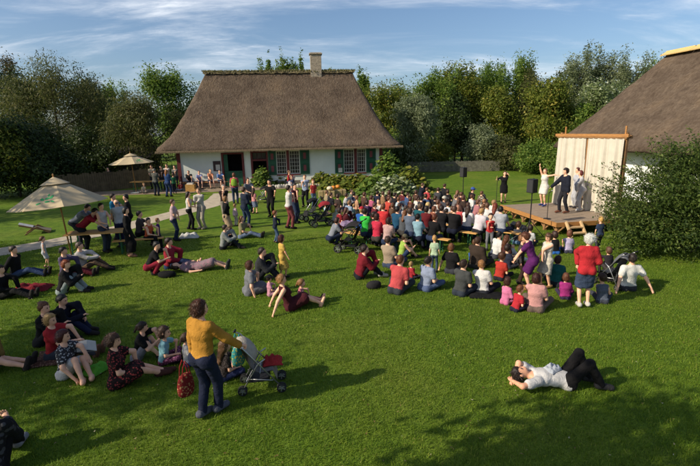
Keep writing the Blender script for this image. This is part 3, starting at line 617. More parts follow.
BP = [(262, 186, 1.0, .8, 1.5, 260, .30, 'mid', 'leafy shrub beside the open cottage entrance'), (283, 184, 1.2, .7, 1.0, 220, .28, 'yel', 'low green plant under the first shuttered window'),
 (322, 186, 1.0, .8, 1.1, 240, .30, 'yel', 'climbing pumpkin plant left of the second window pair'), (338, 190, 1.5, 1.0, 1.1, 330, .34, 'yel', 'pumpkin vine behind the orange pumpkins'),
 (357, 192, 1.5, 1.2, 1.2, 360, .36, 'yel', 'pumpkin vine in front of the second window pair'), (376, 194, 1.5, 1.3, 1.2, 360, .36, 'mid', 'dense pumpkin vine at the middle of the garden bed'),
 (394, 196, 1.7, 1.4, 1.3, 420, .34, 'white', 'tall pale-leaved plant by the cottage corner'), (410, 192, 1.5, 1.4, 1.7, 420, .34, 'yel', 'tallest pale-leaved plant at the end of the garden bed'), (388, 184, 1.5, 1.0, 2.4, 300, .34, 'mid', 'climber on the cottage corner under the eave')]
for i, a in enumerate(BP): broad_plant(*a, 300+i)
PUMP = mat('pumpkin_skin', (.62, .22, .03), .5, .2, 6.); STONE = mat('pale_stone', (.40, .37, .32), .9, .25, 4., .5, 20.)
for i, (px, py, lb) in enumerate(((333.5, 196, 'orange pumpkin on the straw bales by the garden bed'), (338, 195, 'second orange pumpkin beside the pale pumpkin'),)):
    g = G(px, py); t = empty('pumpkin', (g.x, g.y, .40)); t.scale = (.62,)*3; tag(t, lb, 'pumpkin', 'pumpkins on the bales'); mb = MB(); k = 20
    for j in range(9):
        th = math.pi*j/8
        for q in range(k): a = 6.283*q/k; rr_ = .26*math.sin(th)*(1+.07*math.cos(a*5)); mb.v.append((rr_*math.cos(a), rr_*math.sin(a), .19-.19*math.cos(th)))
    mb.f = [(j*k+q, j*k+(q+1) % k, (j+1)*k+(q+1) % k, (j+1)*k+q) for j in range(8) for q in range(k)]; mb.build('flesh', PUMP, t, smooth=True); MB().tube([(0, 0, .36), (.02, .01, .45)], [.03, .02], 6).build('stalk', BARK, t)
g = G(330, 197); t = empty('pumpkin', (g.x, g.y, .40)); t.scale = (.62,)*3; tag(t, 'large pale cream pumpkin beside the orange ones', 'pumpkin', 'pumpkins on the bales'); MB().ball((0, 0, .2), .3, .3, .21, 14, 8).build('flesh', mat('cream_pumpkin', (.6, .5, .36), .6), t, True); MB().tube([(0, 0, .4), (.02, 0, .48)], [.03, .02], 6).build('stalk', BARK, t)
STRAW = mat('straw_bale', (.33, .25, .12), .95, .4, 20., .9, 60., stretch=(1, 6, 6), bdist=.03)
for i, (px, py, lb) in enumerate(((327, 197, 'straw bale carrying the pale pumpkin'), (338, 196, 'straw bale carrying the orange pumpkin'))):
    g = G(px, py); b = empty('straw_bale', (g.x, g.y, 0), .15*i); tag(b, lb, 'straw bale', 'straw bales'); o = MB().box(-.5, .5, -.26, .26, 0, .39).build('bale', STRAW, b, bevel=.04)
    for x in (-.22, .22): MB().box(x-.012, x+.012, -.275, .275, -.0, .398).build('twine', mat('twine', (.2, .12, .05), .9), b)
# low rubble wall by the entrance
rw = empty('rubble_wall', HP(6.5, -2.0), HT); tag(rw, 'low border of pale stones by the cottage entrance', 'stone border'); r = random.Random(3)
for k in range(26):
    x = k*.19+r.uniform(-.03, .03); s = .12+.06*r.random(); MB().ball((x, r.uniform(-.1, .1), .10), s, s*.8, .13+.06*r.random(), 7, 5).build('stone', STONE, rw)

# ---------------------------------------------------------------- fences
def board_fence(a, b, h, name, label, material, w, gap, rails=2):
    a, b = Vector((a.x, a.y, 0)), Vector((b.x, b.y, 0)); d = b-a; L = d.length; t = empty(name, a, math.atan2(d.y, d.x)); tag(t, label, 'fence'); r = random.Random(5); mb = MB(); n = int(L/(w+gap))
    for k in range(n): x = k*(w+gap); hh = h*(1+r.uniform(-.05, .05)); mb.box(x, x+w, -.012+r.uniform(-.004, .004), .012, .02, hh)
    tag(mb.build('boards' if w > .08 else 'stakes', material, t), kind='stuff')
    for k in range(rails): z = h*(.25+.5*k/max(1, rails-1)); MB().box(0, L, .016, .06, z-.04, z+.04).build('rail', material, t)
    for k in range(int(L/2.2)+1): MB().box(k*2.2-.05, k*2.2+.05, .062, .16, 0, h*1.05).build('post', material, t)
board_fence(G(60, 196), G(152, 186), 1.35, 'board_fence', 'brown vertical board fence in shade behind the small parasol', mat('weathered_boards', (.10, .075, .045), .9, .35, 3., .4), .14, .012)
board_fence(G(408, 172.5), G(500, 171), .95, 'wattle_fence', 'grey wattle fence at the far end of the lawn', mat('wattle', (.15, .14, .105), .95, .4, 4., .5), .05, .02)
# dark shed behind the left fence
t = empty('garden_shed', (AT(112, 170, 38).x-2.2, 38.5, 0), .1); tag(t, 'dark low shed in the shade behind the board fence', 'shed'); SHW = mat('tarred_boards', (.035, .03, .026), .9, .3, 3.)
MB().box(0, 5, 0, 3, 0, 2.0).build('wall', SHW, t); mb = MB(); mb.add([(-.3,-.3,1.95),(5.3,-.3,1.95),(5.3,1.5,2.9),(-.3,1.5,2.9),(5.3,3.3,1.95),(-.3,3.3,1.95)], [(0,1,2,3),(3,2,4,5)]); mb.build('roof', mat('shed_roof', (.07, .06, .06), .8), t)
MB().box(1.5, 2.4, -.05, -.004, 0, 1.8).build('door', mat('shed_door', (.06, .045, .03), .8), t)

# ---------------------------------------------------------------- people: a distance field over a posed skeleton, surfaced once per pose
def surface_nets(f, org, h):
    """closed quad surface of the zero level of field f (negative inside)"""
    s = f < 0; nx, ny, nz = f.shape; c = np.zeros((nx-1, ny-1, nz-1), np.int8); cor = [(i, j, k) for i in (0, 1) for j in (0, 1) for k in (0, 1)]
    for i, j, k in cor: c += s[i:nx-1+i, j:ny-1+j, k:nz-1+k]
    act = (c > 0) & (c < 8); idx = np.full(act.shape, -1, np.int32); A = np.argwhere(act); idx[act] = np.arange(len(A))
    P = np.zeros((len(A), 3), np.float32); cnt = np.zeros(len(A), np.float32); a0, a1, a2 = A.T
    for q, (i, j, k) in enumerate(cor):
        for ax in range(3):
            if (i, j, k)[ax]: continue
            e = [i, j, k]; e[ax] = 1; f0 = f[a0+i, a1+j, a2+k]; f1 = f[a0+e[0], a1+e[1], a2+e[2]]; m = (f0 < 0) != (f1 < 0)
            t = np.where(m, f0/np.where(m, f0-f1, 1), 0); p = np.tile(np.array([i, j, k], np.float32), (len(A), 1)); p[:, ax] += t; P += p*m[:, None]; cnt += m
    P = P/cnt[:, None]+A; Vv = org+P*h; Q = []
    for ax in range(3):
        sl0 = [slice(None)]*3; sl1 = [slice(None)]*3; sl0[ax] = slice(0, -1); sl1[ax] = slice(1, None); d = s[tuple(sl0)] != s[tuple(sl1)]; flip = s[tuple(sl0)]
        E = np.argwhere(d); b, cc = (ax+1) % 3, (ax+2) % 3; ok = (E[:, b] > 0) & (E[:, cc] > 0) & (E[:, b] < f.shape[b]-1) & (E[:, cc] < f.shape[cc]-1); E = E[ok]
        fl = flip[tuple(E.T)]; ids = []
        for db, dc in ((-1, -1), (0, -1), (0, 0), (-1, 0)): q = E.copy(); q[:, b] += db; q[:, cc] += dc; ids.append(idx[tuple(q.T)])
        q = np.stack(ids, 1); q[~fl] = q[~fl][:, ::-1]; Q.append(q)
    return Vv, np.concatenate(Q)
def nrm(v): v = np.asarray(v, float); return v/(np.linalg.norm(v)+1e-9)
def wob(P, k, seed): return (np.sin(P[..., 0]*k+seed+2*np.sin(P[..., 2]*k*.6))*np.sin(P[..., 1]*k*.9+seed*2)*np.sin(P[..., 2]*k*1.1+seed*3+1.5*np.sin(P[..., 0]*k*.7)))
class Field:
    def __init__(s, prims, h, inflate=0., cuts=(), k=.03, wrinkle=0., seed=0., free=()):
        allp = list(prims)+list(free); lo = np.min([np.minimum(p[0], p[1])-p[5] for p in allp], 0)-inflate-3*h; hi = np.max([np.maximum(p[0], p[1])+p[5] for p in allp], 0)+inflate+3*h
        n = np.ceil((hi-lo)/h).astype(int)+1; s.org = lo; s.h = h; f = np.full(n, .15, np.float32); ax = [lo[i]+h*np.arange(n[i]) for i in range(3)]
        P0 = np.stack(np.meshgrid(*ax, indexing='ij'), -1) if (wrinkle or cuts) else None
        for q_i, (a, b, ra, rb, M, rmax) in enumerate(allp):
            if q_i == len(prims):
                for cut in cuts: f = np.maximum(f, cut(P0).astype(np.float32))
            l = np.minimum(a, b)-rmax-inflate-k-2.2*h; u = np.maximum(a, b)+rmax+inflate+k+2.2*h
            i0 = np.clip(((l-lo)/h).astype(int), 0, n-1); i1 = np.clip(np.ceil((u-lo)/h).astype(int)+1, 1, n); sl = tuple(slice(i0[i], i1[i]) for i in range(3))
            P = np.stack(np.meshgrid(*[ax[i][sl[i]] for i in range(3)], indexing='ij'), -1).astype(np.float32); aa, bb = a.astype(np.float32), b.astype(np.float32); q = P-aa; ba = bb-aa
            if M is not None: q = q@M.astype(np.float32); ba = ba@M.astype(np.float32)
            L2 = float(ba@ba); t = np.clip(q@ba/L2, 0, 1) if L2 > 1e-10 else np.zeros(q.shape[:3], np.float32)
            d = np.sqrt(((q-t[..., None]*ba)**2).sum(-1))-(ra+(rb-ra)*t)-inflate; g = f[sl]; hh = np.clip(.5+.5*(g-d)/k, 0, 1); f[sl] = g*(1-hh)+d*hh-k*hh*(1-hh)
        if wrinkle or cuts:
            P = P0
            if wrinkle: f += (wrinkle*wob(P, 26., seed)+wrinkle*.7*wob(P, 47., seed+1)).astype(np.float32)
            if not free:
                for cut in cuts: f = np.maximum(f, cut(P).astype(np.float32))
        f[0], f[-1] = .1, .1; f[:, 0], f[:, -1] = .1, .1; f[:, :, 0], f[:, :, -1] = .1, .1; s.f = f
    def mesh(s): return surface_nets(s.f, s.org, s.h)
def squash(axis, k, axis2=None, k2=1.):
    M = np.eye(3)-(1-1/k)*np.outer(axis, axis)
    if axis2 is not None: M = M@(np.eye(3)-(1-1/k2)*np.outer(axis2, axis2))
    return M
def prim(a, b, ra, rb, M=None, grow=1.): return (np.asarray(a, float), np.asarray(b, float), ra, rb, M, max(ra, rb)*grow)
def ik(root, tgt, l1, l2, pole):
    root, tgt = np.asarray(root, float), np.asarray(tgt, float); d = tgt-root; D = np.linalg.norm(d); D2 = min(max(D, abs(l1-l2)+.02), (l1+l2)*.995); u = d/(D+1e-9); tgt = root+u*D2
    x = (l1*l1-l2*l2+D2*D2)/(2*D2); hh = math.sqrt(max(l1*l1-x*x, 0)); p = np.asarray(pole, float); p = p-u*(p@u); p = nrm(p); return root+u*x+p*hh, tgt

# poses at a body height of 1.70 m; the figure looks along +Y. hl/hr: hands, al/ar: ankles (x mirrored for the left side)
def POSE(kind, v=0):
    j = (v % 3)-1; w = ((v*2) % 5)/2-1
    D = dict(pel=(0, 0, .93), tor=(0, .03, 1), look=(.35*w, 1, -.12), hd=(.08*w, .12, 1), hl=(-.25, .04, .82), hr=(.25, .06, .82), pe=(0, -1, -.1), al=(-.10, -.03+.05*j, .08), ar=(.10, .03-.05*j, .08), pk=(0, 1, .0), toe=(0, 1, 0), curl=.5)
    if kind == 'folded': D.update(hl=(.10, .21, 1.13), hr=(-.10, .24, 1.17))
    elif kind == 'front': D.update(hl=(-.08, .27, 1.0), hr=(.08, .27, 1.02), look=(0, 1, -.5))
    elif kind == 'hips': D.update(hl=(-.22, .06, 1.0), hr=(.22, .06, 1.0), pe=(0, -1, .2))
    elif kind == 'lean': D.update(pel=(0, -.05, .90), tor=(0, .85, .75), hd=(0, .6, .8), look=(0, .8, -.7), hl=(-.18, .68, .86), hr=(.18, .70, .86), pe=(0, -.2, .6))
    elif kind == 'bench': D.update(pel=(0, 0, .545), tor=(.09*w, .14+.10*j, 1), hl=(-.12, .36, .62), hr=(.10, .38, .63), al=(-.11, .44, .08), ar=(.11, .40, .08), pk=(0, .5, 1), pe=(0, -1, -.3))
    elif kind == 'knees': D.update(pel=(0, 0, .115), tor=(.05*w, .22+.08*j, 1), hl=(-.06, .44, .40), hr=(.06, .45, .42), al=(-.10, .50, .08), ar=(.11, .55-.06*j, .08), pk=(0, .2, 1), pe=(0, -.6, -.6), hd=(0, .2, 1))
    elif kind == 'back': D.update(pel=(0, 0, .115), tor=(0, -.34, 1), hl=(-.30, -.42, .06), hr=(.30, -.44, .06), al=(-.09, .80, .075), ar=(.11, .74, .075), pk=(0, .1, 1), toe=(0, .5, 1), pe=(0, -1, .1), hd=(0, .05, 1))
    elif kind == 'ext': D.update(pel=(0, 0, .115), tor=(0, .06, 1), hl=(-.10, .36, .27), hr=(.10, .34, .27), al=(-.07, .82, .075), ar=(.10, .78, .075), pk=(0, .1, 1), toe=(0, .4, 1), pe=(0, -1, -.2), look=(.2*j, 1, -.35))
    elif kind == 'cross': D.update(pel=(0, 0, .115), tor=(.10*w, .14+.12*j, 1), hl=(-.12, .30, .24), hr=(.12, .30, .24), al=(.14, .30, .07), ar=(-.12, .36, .08), pk=(0, .4, .5), kout=1, toe=(0, .6, .1), pe=(0, -1, -.2), look=(.45*w, 1, -.2))
    elif kind == 'side': D.update(pel=(0, 0, .12), tor=(.08, .10, 1), hl=(-.14, .30, .22), hr=(.32, .05, .05), al=(-.38, .18, .07), ar=(-.30, .34, .08), pk=(.6, 1, .25), toe=(-.8, -.2, 0), pe=(.3, -1, 0))
    elif kind == 'squat': D.update(pel=(0, -.05, .30), tor=(0, .55, 1), hl=(-.12, .50, .50), hr=(.14, .52, .52), al=(-.13, .03, .09), ar=(.13, .10, .08), pk=(0, 1, .5), pe=(0, -.3, -.8), hd=(0, .3, 1))
    elif kind == 'supine': D.update(pel=(0, 0, .12), tor=(0, -1, .06), fwd=(0, 0, 1), hd=(0, -1, .12), look=(0, -.1, 1), hl=(-.26, .02, .06), hr=(.24, .05, .06), al=(-.10, .84, .08), ar=(.10, .82, .08), pk=(0, 0, 1), toe=(0, .3, 1), pe=(-.3, 0, -1))
    elif kind == 'headrest': D.update(pel=(0, 0, .12), tor=(0, -1, .10), fwd=(0, 0, 1), hd=(0, -1, .32), look=(0, .25, 1), hl=(-.05, -.74, .10), hr=(.05, -.76, .10), al=(-.09, .40, .08), ar=(.12, .50, .08), pk=(0, 0, 1), toe=(0, 1, -.05), peo=1, pe=(0, -.6, .25))
    return D
LEN = dict(spine=.50, thigh=.425, shin=.415, ua=.285, fa=.25)
def skeleton(D, female, kid):
    J = {}; pel = np.array(D['pel'], float); t = nrm(D['tor']); f0 = np.array(D.get('fwd', (0, 1, 0)), float); f = nrm(f0-t*(f0@t)); r = np.cross(f, t)
    J.update(pel=pel, t=t, f=f, r=r); sw = (.148 if female else .168)*(.86 if kid else 1); hw = .088
    J['neck'] = pel+t*LEN['spine']; J['chest'] = pel+t*.33; J['waist'] = pel+t*.16+f*.005; J['sl'] = J['neck']-t*.055-r*sw; J['sr'] = J['neck']-t*.055+r*sw
    J['hpl'] = pel-t*.035-r*hw; J['hpr'] = pel-t*.035+r*hw
    hd = nrm(D['hd']); J['hk'] = 1.32 if kid else 1.; J['head'] = J['neck']+hd*(.165+(.05 if kid else 0)); lk = np.array(D['look'], float); lk = nrm(lk-hd*(lk@hd)*.75); up = nrm(hd-lk*(hd@lk)); J.update(hu=up, hf=lk, hr_=np.cross(lk, up))
    for s, sg in (('l', -1), ('r', 1)):
        pe = np.array(D['pe'], float); pe = pe+r*sg*(.55 if not D.get('peo') else 1.6)
        if 'pe'+s in D: pe = np.array(D['pe'+s], float)
        J['e'+s], J['w'+s] = ik(J['s'+s], D['h'+s], LEN['ua'], LEN['fa'], pe)
        pk = np.array(D['pk'], float)+np.array([sg*.12, 0, 0]);
        if D.get('kout'): pk = np.array([sg*1.2, .35, .42])
        if 'pk'+s in D: pk = np.array(D['pk'+s], float)
        J['k'+s], J['a'+s] = ik(J['hp'+s], D['a'+s], LEN['thigh'], LEN['shin'], pk)
        to = nrm(D.get('toe'+s, D['toe'])); J['t'+s] = J['a'+s]+to*.15+np.array([0, 0, -.035 if abs(to[2]) < .3 else 0]); J['hdr'+s] = nrm(nrm(J['w'+s]-J['e'+s])+np.array(D.get('hdir'+s, (0, 0, 0)), float))
    J['curl'] = D['curl']; return J
def torso_prims(J, female, kid):
    M = squash(J['r'], 1.42); b = .88 if kid else .90 if female else .95; L = [prim(J['pel']-J['t']*.02, J['waist'], .112*b, .098*b, M, 1.5), prim(J['waist'], J['chest'], .097*b, .112*b, M, 1.5), prim(J['chest'], J['neck']-J['t']*.09, .108*b, .085*b, M, 1.5),
        prim(J['sl']+J['r']*.03, J['sr']-J['r']*.03, .062*b, .062*b), prim(J['neck']-J['t']*.08, J['neck'], .075*b, .058*b, squash(J['r'], 1.6), 1.7)]
    if female and not kid: L += [prim(J['chest']+J['f']*.075+J['r']*s*.07, J['chest']+J['f']*.085+J['r']*s*.07-J['t']*.02, .05, .055) for s in (-1, 1)]
    for s, g in (('l', -1), ('r', 1)): L.append(prim(J['hp'+s]-J['f']*.035, J['hp'+s]-J['f']*.03-J['t']*.03, .095*b, .095*b))
    return L
def arm(J, s, full=True, b=1.):
    L = [prim(J['s'+s], J['e'+s], .053*b, .042*b)]
    if full: L.append(prim(J['e'+s], J['w'+s], .042*b, .029*b))
    return L
def leg(J, s, full=True, b=1.):
    b *= .94
    L = [prim(J['hp'+s], J['k'+s], .092*b, .060*b)]
    if full:
        c = J['k'+s]*.7+J['a'+s]*.3; d = nrm(J['a'+s]-J['k'+s]); bk = nrm(np.cross(np.cross(d, J['t'+s]-J['a'+s]), d)); L += [prim(J['k'+s], J['a'+s], .056*b, .038*b), prim(c-bk*.010, c-bk*.008+d*.08, .049*b, .042*b)]
    return L
def foot(J, s, g=1.):
    d = nrm(J['t'+s]-J['a'+s]); return [prim(J['a'+s]-d*.05-np.array([0, 0, .012]), J['t'+s], .041*g, .036*g), prim(J['a'+s]-d*.05-np.array([0, 0, .012]), J['a'+s], .041*g, .040*g)]
def ell(c, ax, rad):
    """ellipsoid as a point prim in a scaled space"""
    r0 = max(rad); M = sum(np.outer(a, a)*(r0/x) for a, x in zip(ax, rad)); return (np.asarray(c, float), np.asarray(c, float), r0, r0, M, r0)
def head_prims(J):
    k = J['hk']; c, u, f, r = J['head'], J['hu'], J['hf'], J['hr_']; ax = (r, f, u)
    return [ell(c+u*.018*k-f*.008*k, ax, (.076*k, .096*k, .100*k)), ell(c-u*.045*k+f*.022*k, ax, (.058*k, .068*k, .072*k)), prim(c+f*.088*k+u*.012*k, c+f*.107*k-u*.022*k, .009*k, .014*k), prim(c-u*.052*k+f*.082*k, c-u*.054*k+f*.086*k, .020*k, .018*k),
            ell(c-r*.078*k-u*.005*k-f*.01*k, ax, (.013*k, .022*k, .034*k)), ell(c+r*.078*k-u*.005*k-f*.01*k, ax, (.013*k, .022*k, .034*k)), prim(J['neck']-J['t']*.03, c-u*.05*k-f*.01, .052, .050)]
def hand_prims(J, s):
    d = J['hdr'+s]; w = J['w'+s]; n = nrm(np.cross(d, J['r']) if abs(d@J['r']) < .9 else J['f']); lat = np.cross(n, d); return [prim(w, w+d*.085, .030, .038, squash(n, .55), 1.1)], (w, d, n, lat)
def fingers(J, s, sg, curl):
    _, (w, d, n, lat) = hand_prims(J, s); mb = MB(); side = 1 if (lat@J['r'])*sg < 0 else -1
    pal = -n if (n@(J['pel']-w)) < 0 else n
    for i in range(4):
        o = w+d*.088+lat*(i-1.5)*.019; L = (.068, .078, .074, .058)[i] if side < 0 else (.058, .074, .078, .068)[i]; p = [o-d*.012]; a = 0
        for q, fr in enumerate((.45, .3, .25)): a += curl*(.55+.15*q); p.append(p[-1]+(d*math.cos(a)+pal*math.sin(a))*L*fr)
        mb.tube([tuple(x) for x in p], [.0095, .0088, .008, .0062], 6)
    o = w+d*.028+lat*side*.030; p1 = o+(lat*side*.7+d*.7+pal*.2)*.040; p2 = p1+(d*.85+pal*.45*curl+lat*side*.15)*.032; mb.tube([tuple(o), tuple(p1), tuple(p2)], [.0125, .0105, .0075], 6)
    return np.array(mb.v), [f for f in mb.f]
GEO = {}
def cut_plane(p, n): p, n = np.asarray(p, float), np.asarray(n, float); return lambda P: (P-p)@n
def body_geo(pose, over, female, kid, lod, top, bottom, hair, feet, seed):
    """meshes for one figure: body and garments. Cached, so alike figures share mesh data"""
    h = lod; D = POSE(*pose); D.update(over or {}); key = (str(sorted((k, str(v)) for k, v in D.items())), female, kid, lod, top, bottom, hair, feet)
    if key in GEO: return GEO[key]
    J = skeleton(D, female, kid); out = {}; tp = torso_prims(J, female, kid); b = .88 if kid else 1.; near = lod < .02
    P = head_prims(J)+tp
    for s in 'lr': P += arm(J, s, True, b)+leg(J, s, True, b)+hand_prims(J, s)[0]+foot(J, s)
    cuts_hi = None; V, Q = Field(P, h, k=.025).mesh(); F = Q.tolist(); V = V.tolist(); mi = [0]*len(F)
    if lod < .026:
        for s, sg in (('l', -1), ('r', 1)):
            fv, ff = fingers(J, s, sg, J['curl']); n0 = len(V); V += fv.tolist(); F += [[i+n0 for i in q] for q in ff]; mi += [0]*len(ff)
        k = J['hk']
        for sg in (-1, 1):   # eyes, brows; then lips
            for du, rad, m in ((.012, (.013, .007, .0065), 1), (.030, (.018, .006, .0045), 1)):
                c = J['head']+J['hu']*du*k+J['hf']*.0865*k*(1 if m else 1)+J['hr_']*sg*.032*k; mb = MB().ball((0, 0, 0), *[x*k for x in rad], 8, 5); B = np.array(mb.v)@np.stack([J['hr_'], J['hf'], J['hu']])+c; n0 = len(V); V += B.tolist(); F += [[i+n0 for i in q] for q in mb.f]; mi += [m]*len(mb.f)
        c = J['head']-J['hu']*.050*k+J['hf']*.0985*k; mb = MB().ball((0, 0, 0), .024*k, .007*k, .008*k, 8, 5); B = np.array(mb.v)@np.stack([J['hr_'], J['hf'], J['hu']])+c; n0 = len(V); V += B.tolist(); F += [[i+n0 for i in q] for q in mb.f]; mi += [2]*len(mb.f)
    me = bpy.data.meshes.new('person'); me.from_pydata(V, [], F); me.polygons.foreach_set('material_index', mi); me.polygons.foreach_set('use_smooth', [True]*len(F))
    for m in (None, None, None): me.materials.append(m)
    out['body'] = me
    def mk(name, prims, infl, cuts=(), wr=.006, kk=.035, free=()):
        v, q = Field(prims, h, infl, cuts, kk, wr if lod < .026 else wr*.8, seed, free).mesh()
        if len(q) < 4: return
        if name == 'hair' and lod < .031 and hair not in ('bald',):     # loose strands over the cap of hair
            rg = np.random.default_rng(int(abs(seed)*7)+3); fn = np.cross(v[q[:, 2]]-v[q[:, 0]], v[q[:, 3]]-v[q[:, 1]]); fn /= np.linalg.norm(fn, axis=1)[:, None]+1e-9; ns = 1100 if near else 420; pk_ = rg.integers(0, len(q), ns); b0 = v[q[pk_]].mean(1)-fn[pk_]*.004; u_ = J['hu']
            out_ = (fn[pk_]@u_ > -.4); b0, nn_ = b0[out_], fn[pk_][out_]; d_ = nn_*(.35+.25*rg.random(len(b0)))[:, None]-u_*(.55 if hair != 'curly' else 0)-J['hf']*.35+rg.normal(size=b0.shape)*(.30 if hair != 'curly' else .7); d_ /= np.linalg.norm(d_, axis=1)[:, None]; sd_ = np.cross(d_, nn_); sd_ /= np.linalg.norm(sd_, axis=1)[:, None]+1e-9
            L_s = ((.022 if hair in ('short', 'cap', 'hat', 'pony', 'bun') else .034)+.02*rg.random(len(b0)))[:, None]*J['hk']; w_s = .0032
            e_ = b0+d_*L_s; sv = np.stack([b0-sd_*w_s, b0+sd_*w_s, e_+sd_*w_s*.3, e_-sd_*w_s*.3], 1).reshape(-1, 3); n0 = len(v); v = np.concatenate([v, sv]); q = np.concatenate([q, n0+np.arange(len(sv)).reshape(-1, 4)])
        m = np_mesh(name, v, q); m.polygons.foreach_set('use_smooth', [True]*len(q)); m.materials.append(None); out[name] = m
    nk = cut_plane(J['neck']+J['t']*.012-J['f']*.0, J['t']+J['f']*.55)
    def sleeve(s, kind):
        if kind == 'v': return []
        if kind == 's': e = J['s'+s]*.42+J['e'+s]*.58; return [prim(J['s'+s], e, .058*b, .056*b)]
        w = J['w'+s]*.97+J['e'+s]*.03; return [prim(J['s'+s], J['e'+s], .056*b, .046*b), prim(J['e'+s], w, .046*b, .034*b)]
    if top:
        kind = top[0]; tpr = list(tp); slv = []
        for s in 'lr': slv += sleeve(s, kind)
        cuts = [nk]
        if bottom not in ('dress', 'aline') and pose[0] not in ('bench', 'knees', 'cross', 'side', 'ext', 'back', 'squat'): cuts.append(cut_plane(J['pel']-J['t']*(.07 if top == 's' else .115), -J['t']))
        else: cuts.append(cut_plane(J['pel']-J['t']*.02, -J['t']*.85-J['f']*.2))
        if bottom in ('dress', 'aline'): pass
        else: mk({'l': 'sweater', 's': 't_shirt', 'v': 'vest'}[kind] if top[1:] == '' else {'j': 'jacket', 'c': 'coat'}[top[1]], tpr, .017 if top[1:] == '' else .031, cuts, .0055, .035, slv)
    if bottom in ('trousers', 'shorts'):
        pr = [prim(J['pel']-J['t']*.03, J['waist']-J['t']*.12, .110*b, .100*b, squash(J['r'], 1.42), 1.5)]
        for s in 'lr':
            pr += [prim(J['hp'+s]-J['f']*.035, J['hp'+s]-J['f']*.03-J['t']*.03, .095*b, .095*b)]
            if bottom == 'trousers': e = J['a'+s]*.97+J['k'+s]*.03; pr += [prim(J['hp'+s], J['k'+s], .087*b, .061*b), prim(J['k'+s], e, .059*b, .050*b)]
            else: e = J['hp'+s]*.2+J['k'+s]*.8; pr += [prim(J['hp'+s], e, .098*b, .084*b)]
        mk(bottom, pr, .011, (), .006, .03)
    elif bottom in ('skirt', 'long_skirt', 'dress', 'aline'):
        fr = {'skirt': 1.0, 'long_skirt': 1.75, 'dress': .85, 'aline': 1.2}[bottom]; pr = []; cuts = []; fl = 1.75 if bottom == 'aline' else 1.
        for s in 'lr':
            if fr <= 1: e = J['hp'+s]+(J['k'+s]-J['hp'+s])*fr; pr.append(prim(J['hp'+s], e, .100*b, .100*b))
            else: e = J['k'+s]+(J['a'+s]-J['k'+s])*(fr-1); pr += [prim(J['hp'+s], J['k'+s], .10*b, .10*b), prim(J['k'+s], e, .10*b, .105*b)]
        c0, e_l, e_r = J['pel'], pr[len(pr)//2-1][1], pr[-1][1]; pr += [prim(J['hp'+s]-J['f']*.035, J['hp'+s]-J['f']*.03-J['t']*.03, .088*b, .088*b) for s in 'lr']; mid = (e_l+e_r)/2; pr.append(prim(c0, mid, .11*b, .125*b*fl, squash(J['r'], 1.35 if fl == 1 else 1.1), 1.5))
        if fr > 1 and fl == 1: pr.append(prim((J['kl']+J['kr'])/2, mid, .12, .13, squash(J['r'], 1.3), 1.5))
        if pose[0] in ('stand', 'folded', 'front', 'hips', 'lean'): cuts.append(cut_plane(mid, nrm(mid-(J['hpl']+J['hpr'])/2)))
        if bottom in ('dress', 'aline'):
            slv = []
            for s in 'lr': slv += sleeve(s, top[0] if top else 'v')
            if cuts: pr = pr+list(tp); cuts.append(nk); mk('dress', pr, .015, cuts, .009, .035, slv)
            else: mk('dress', list(tp), .015, [nk], .009, .035, pr+slv)
        else: pr.append(prim(J['pel']-J['t']*.03, J['waist']-J['t']*.12, .112*b, .10*b, squash(J['r'], 1.42), 1.5)); mk('skirt', pr, .011, cuts, .010)
    if feet:
        for s in 'lr': mk('shoe'+s, foot(J, s, 1.05), .010, (), 0., .02)
    # hair
    k = J['hk']; c, u, f, r = J['head'], J['hu'], J['hf'], J['hr_']; ax = (r, f, u); hp = [ell(c+u*.022*k-f*.016*k, ax, (.088*k, .108*k, .110*k)), ell(c-u*.02*k-f*.045*k, ax, (.080*k, .066*k, .080*k))]; lo = -.085
    if hair == 'bob': hp += [ell(c-u*.035*k-f*.038*k, ax, (.095*k, .075*k, .095*k))]; lo = -.13
    if hair == 'curly': hp += [ell(c+u*.02*k-f*.02*k, ax, (.115*k, .118*k, .125*k))]; lo = -.12
    if hair in ('long', 'braid'):
        w_ = .8 if hair == 'long' else .35; hp += [ell(c-u*.03*k-f*.035*k, ax, (.096*k, .068*k, .098*k)), prim(c-u*.06*k-f*.06*k, c-J['t']*.30*k-J['f']*.105*k, .058*k*(1 if hair == 'long' else .7), .035*k, squash(r, 1.5 if hair == 'long' else 1.), 1.6)]; lo = -.6
    if hair == 'pony': hp += [prim(c-f*.11*k+u*.03*k, c-f*.15*k-u*.12*k, .030*k, .018*k)]; lo = -.2
    if hair == 'bun': hp += [ell(c-f*.085*k+u*.085*k, ax, (.04*k, .04*k, .038*k))]
    def face(Pt):
        q = Pt-c; qf, qu = q@f, q@u; return np.minimum(qf-.030*k-(.95 if hair in ('short', 'pony', 'bun', 'cap', 'hat', 'bald', 'braid') else .1)*np.minimum(qu-.015*k, 0), .058*k-qu)
    if hair in ('cap', 'hat'):
        mk('hair', hp, 0., [face, lambda Pt: -(((Pt-c)@u)-lo*k)], .004, .02)
        cp = [ell(c+u*.045*k-f*.006*k, ax, (.092*k, .110*k, .095*k))]; cu = [lambda Pt: -(((Pt-c)@u)-.045*k)]
        cp += [prim(c+u*.055*k+f*.08*k, c+u*.05*k+f*.16*k, .075*k, .06*k, squash(u, .14), 1.)] if hair == 'cap' else [ell(c+u*.055*k, ax, (.17*k, .18*k, .014*k))]
        v, q = Field(cp, min(h, .018), 0., [] , .01).mesh(); m = np_mesh('hat', v, q); m.polygons.foreach_set('use_smooth', [True]*len(q)); m.materials.append(None); out['hat'] = m
    elif hair == 'bald': mk('hair', [ell(c+u*.005*k-f*.018*k, ax, (.083*k, .098*k, .075*k))], 0., [face, lambda Pt: -(((Pt-c)@u)+.05*k), lambda Pt: ((Pt-c)@u)-.045*k], .003, .02)
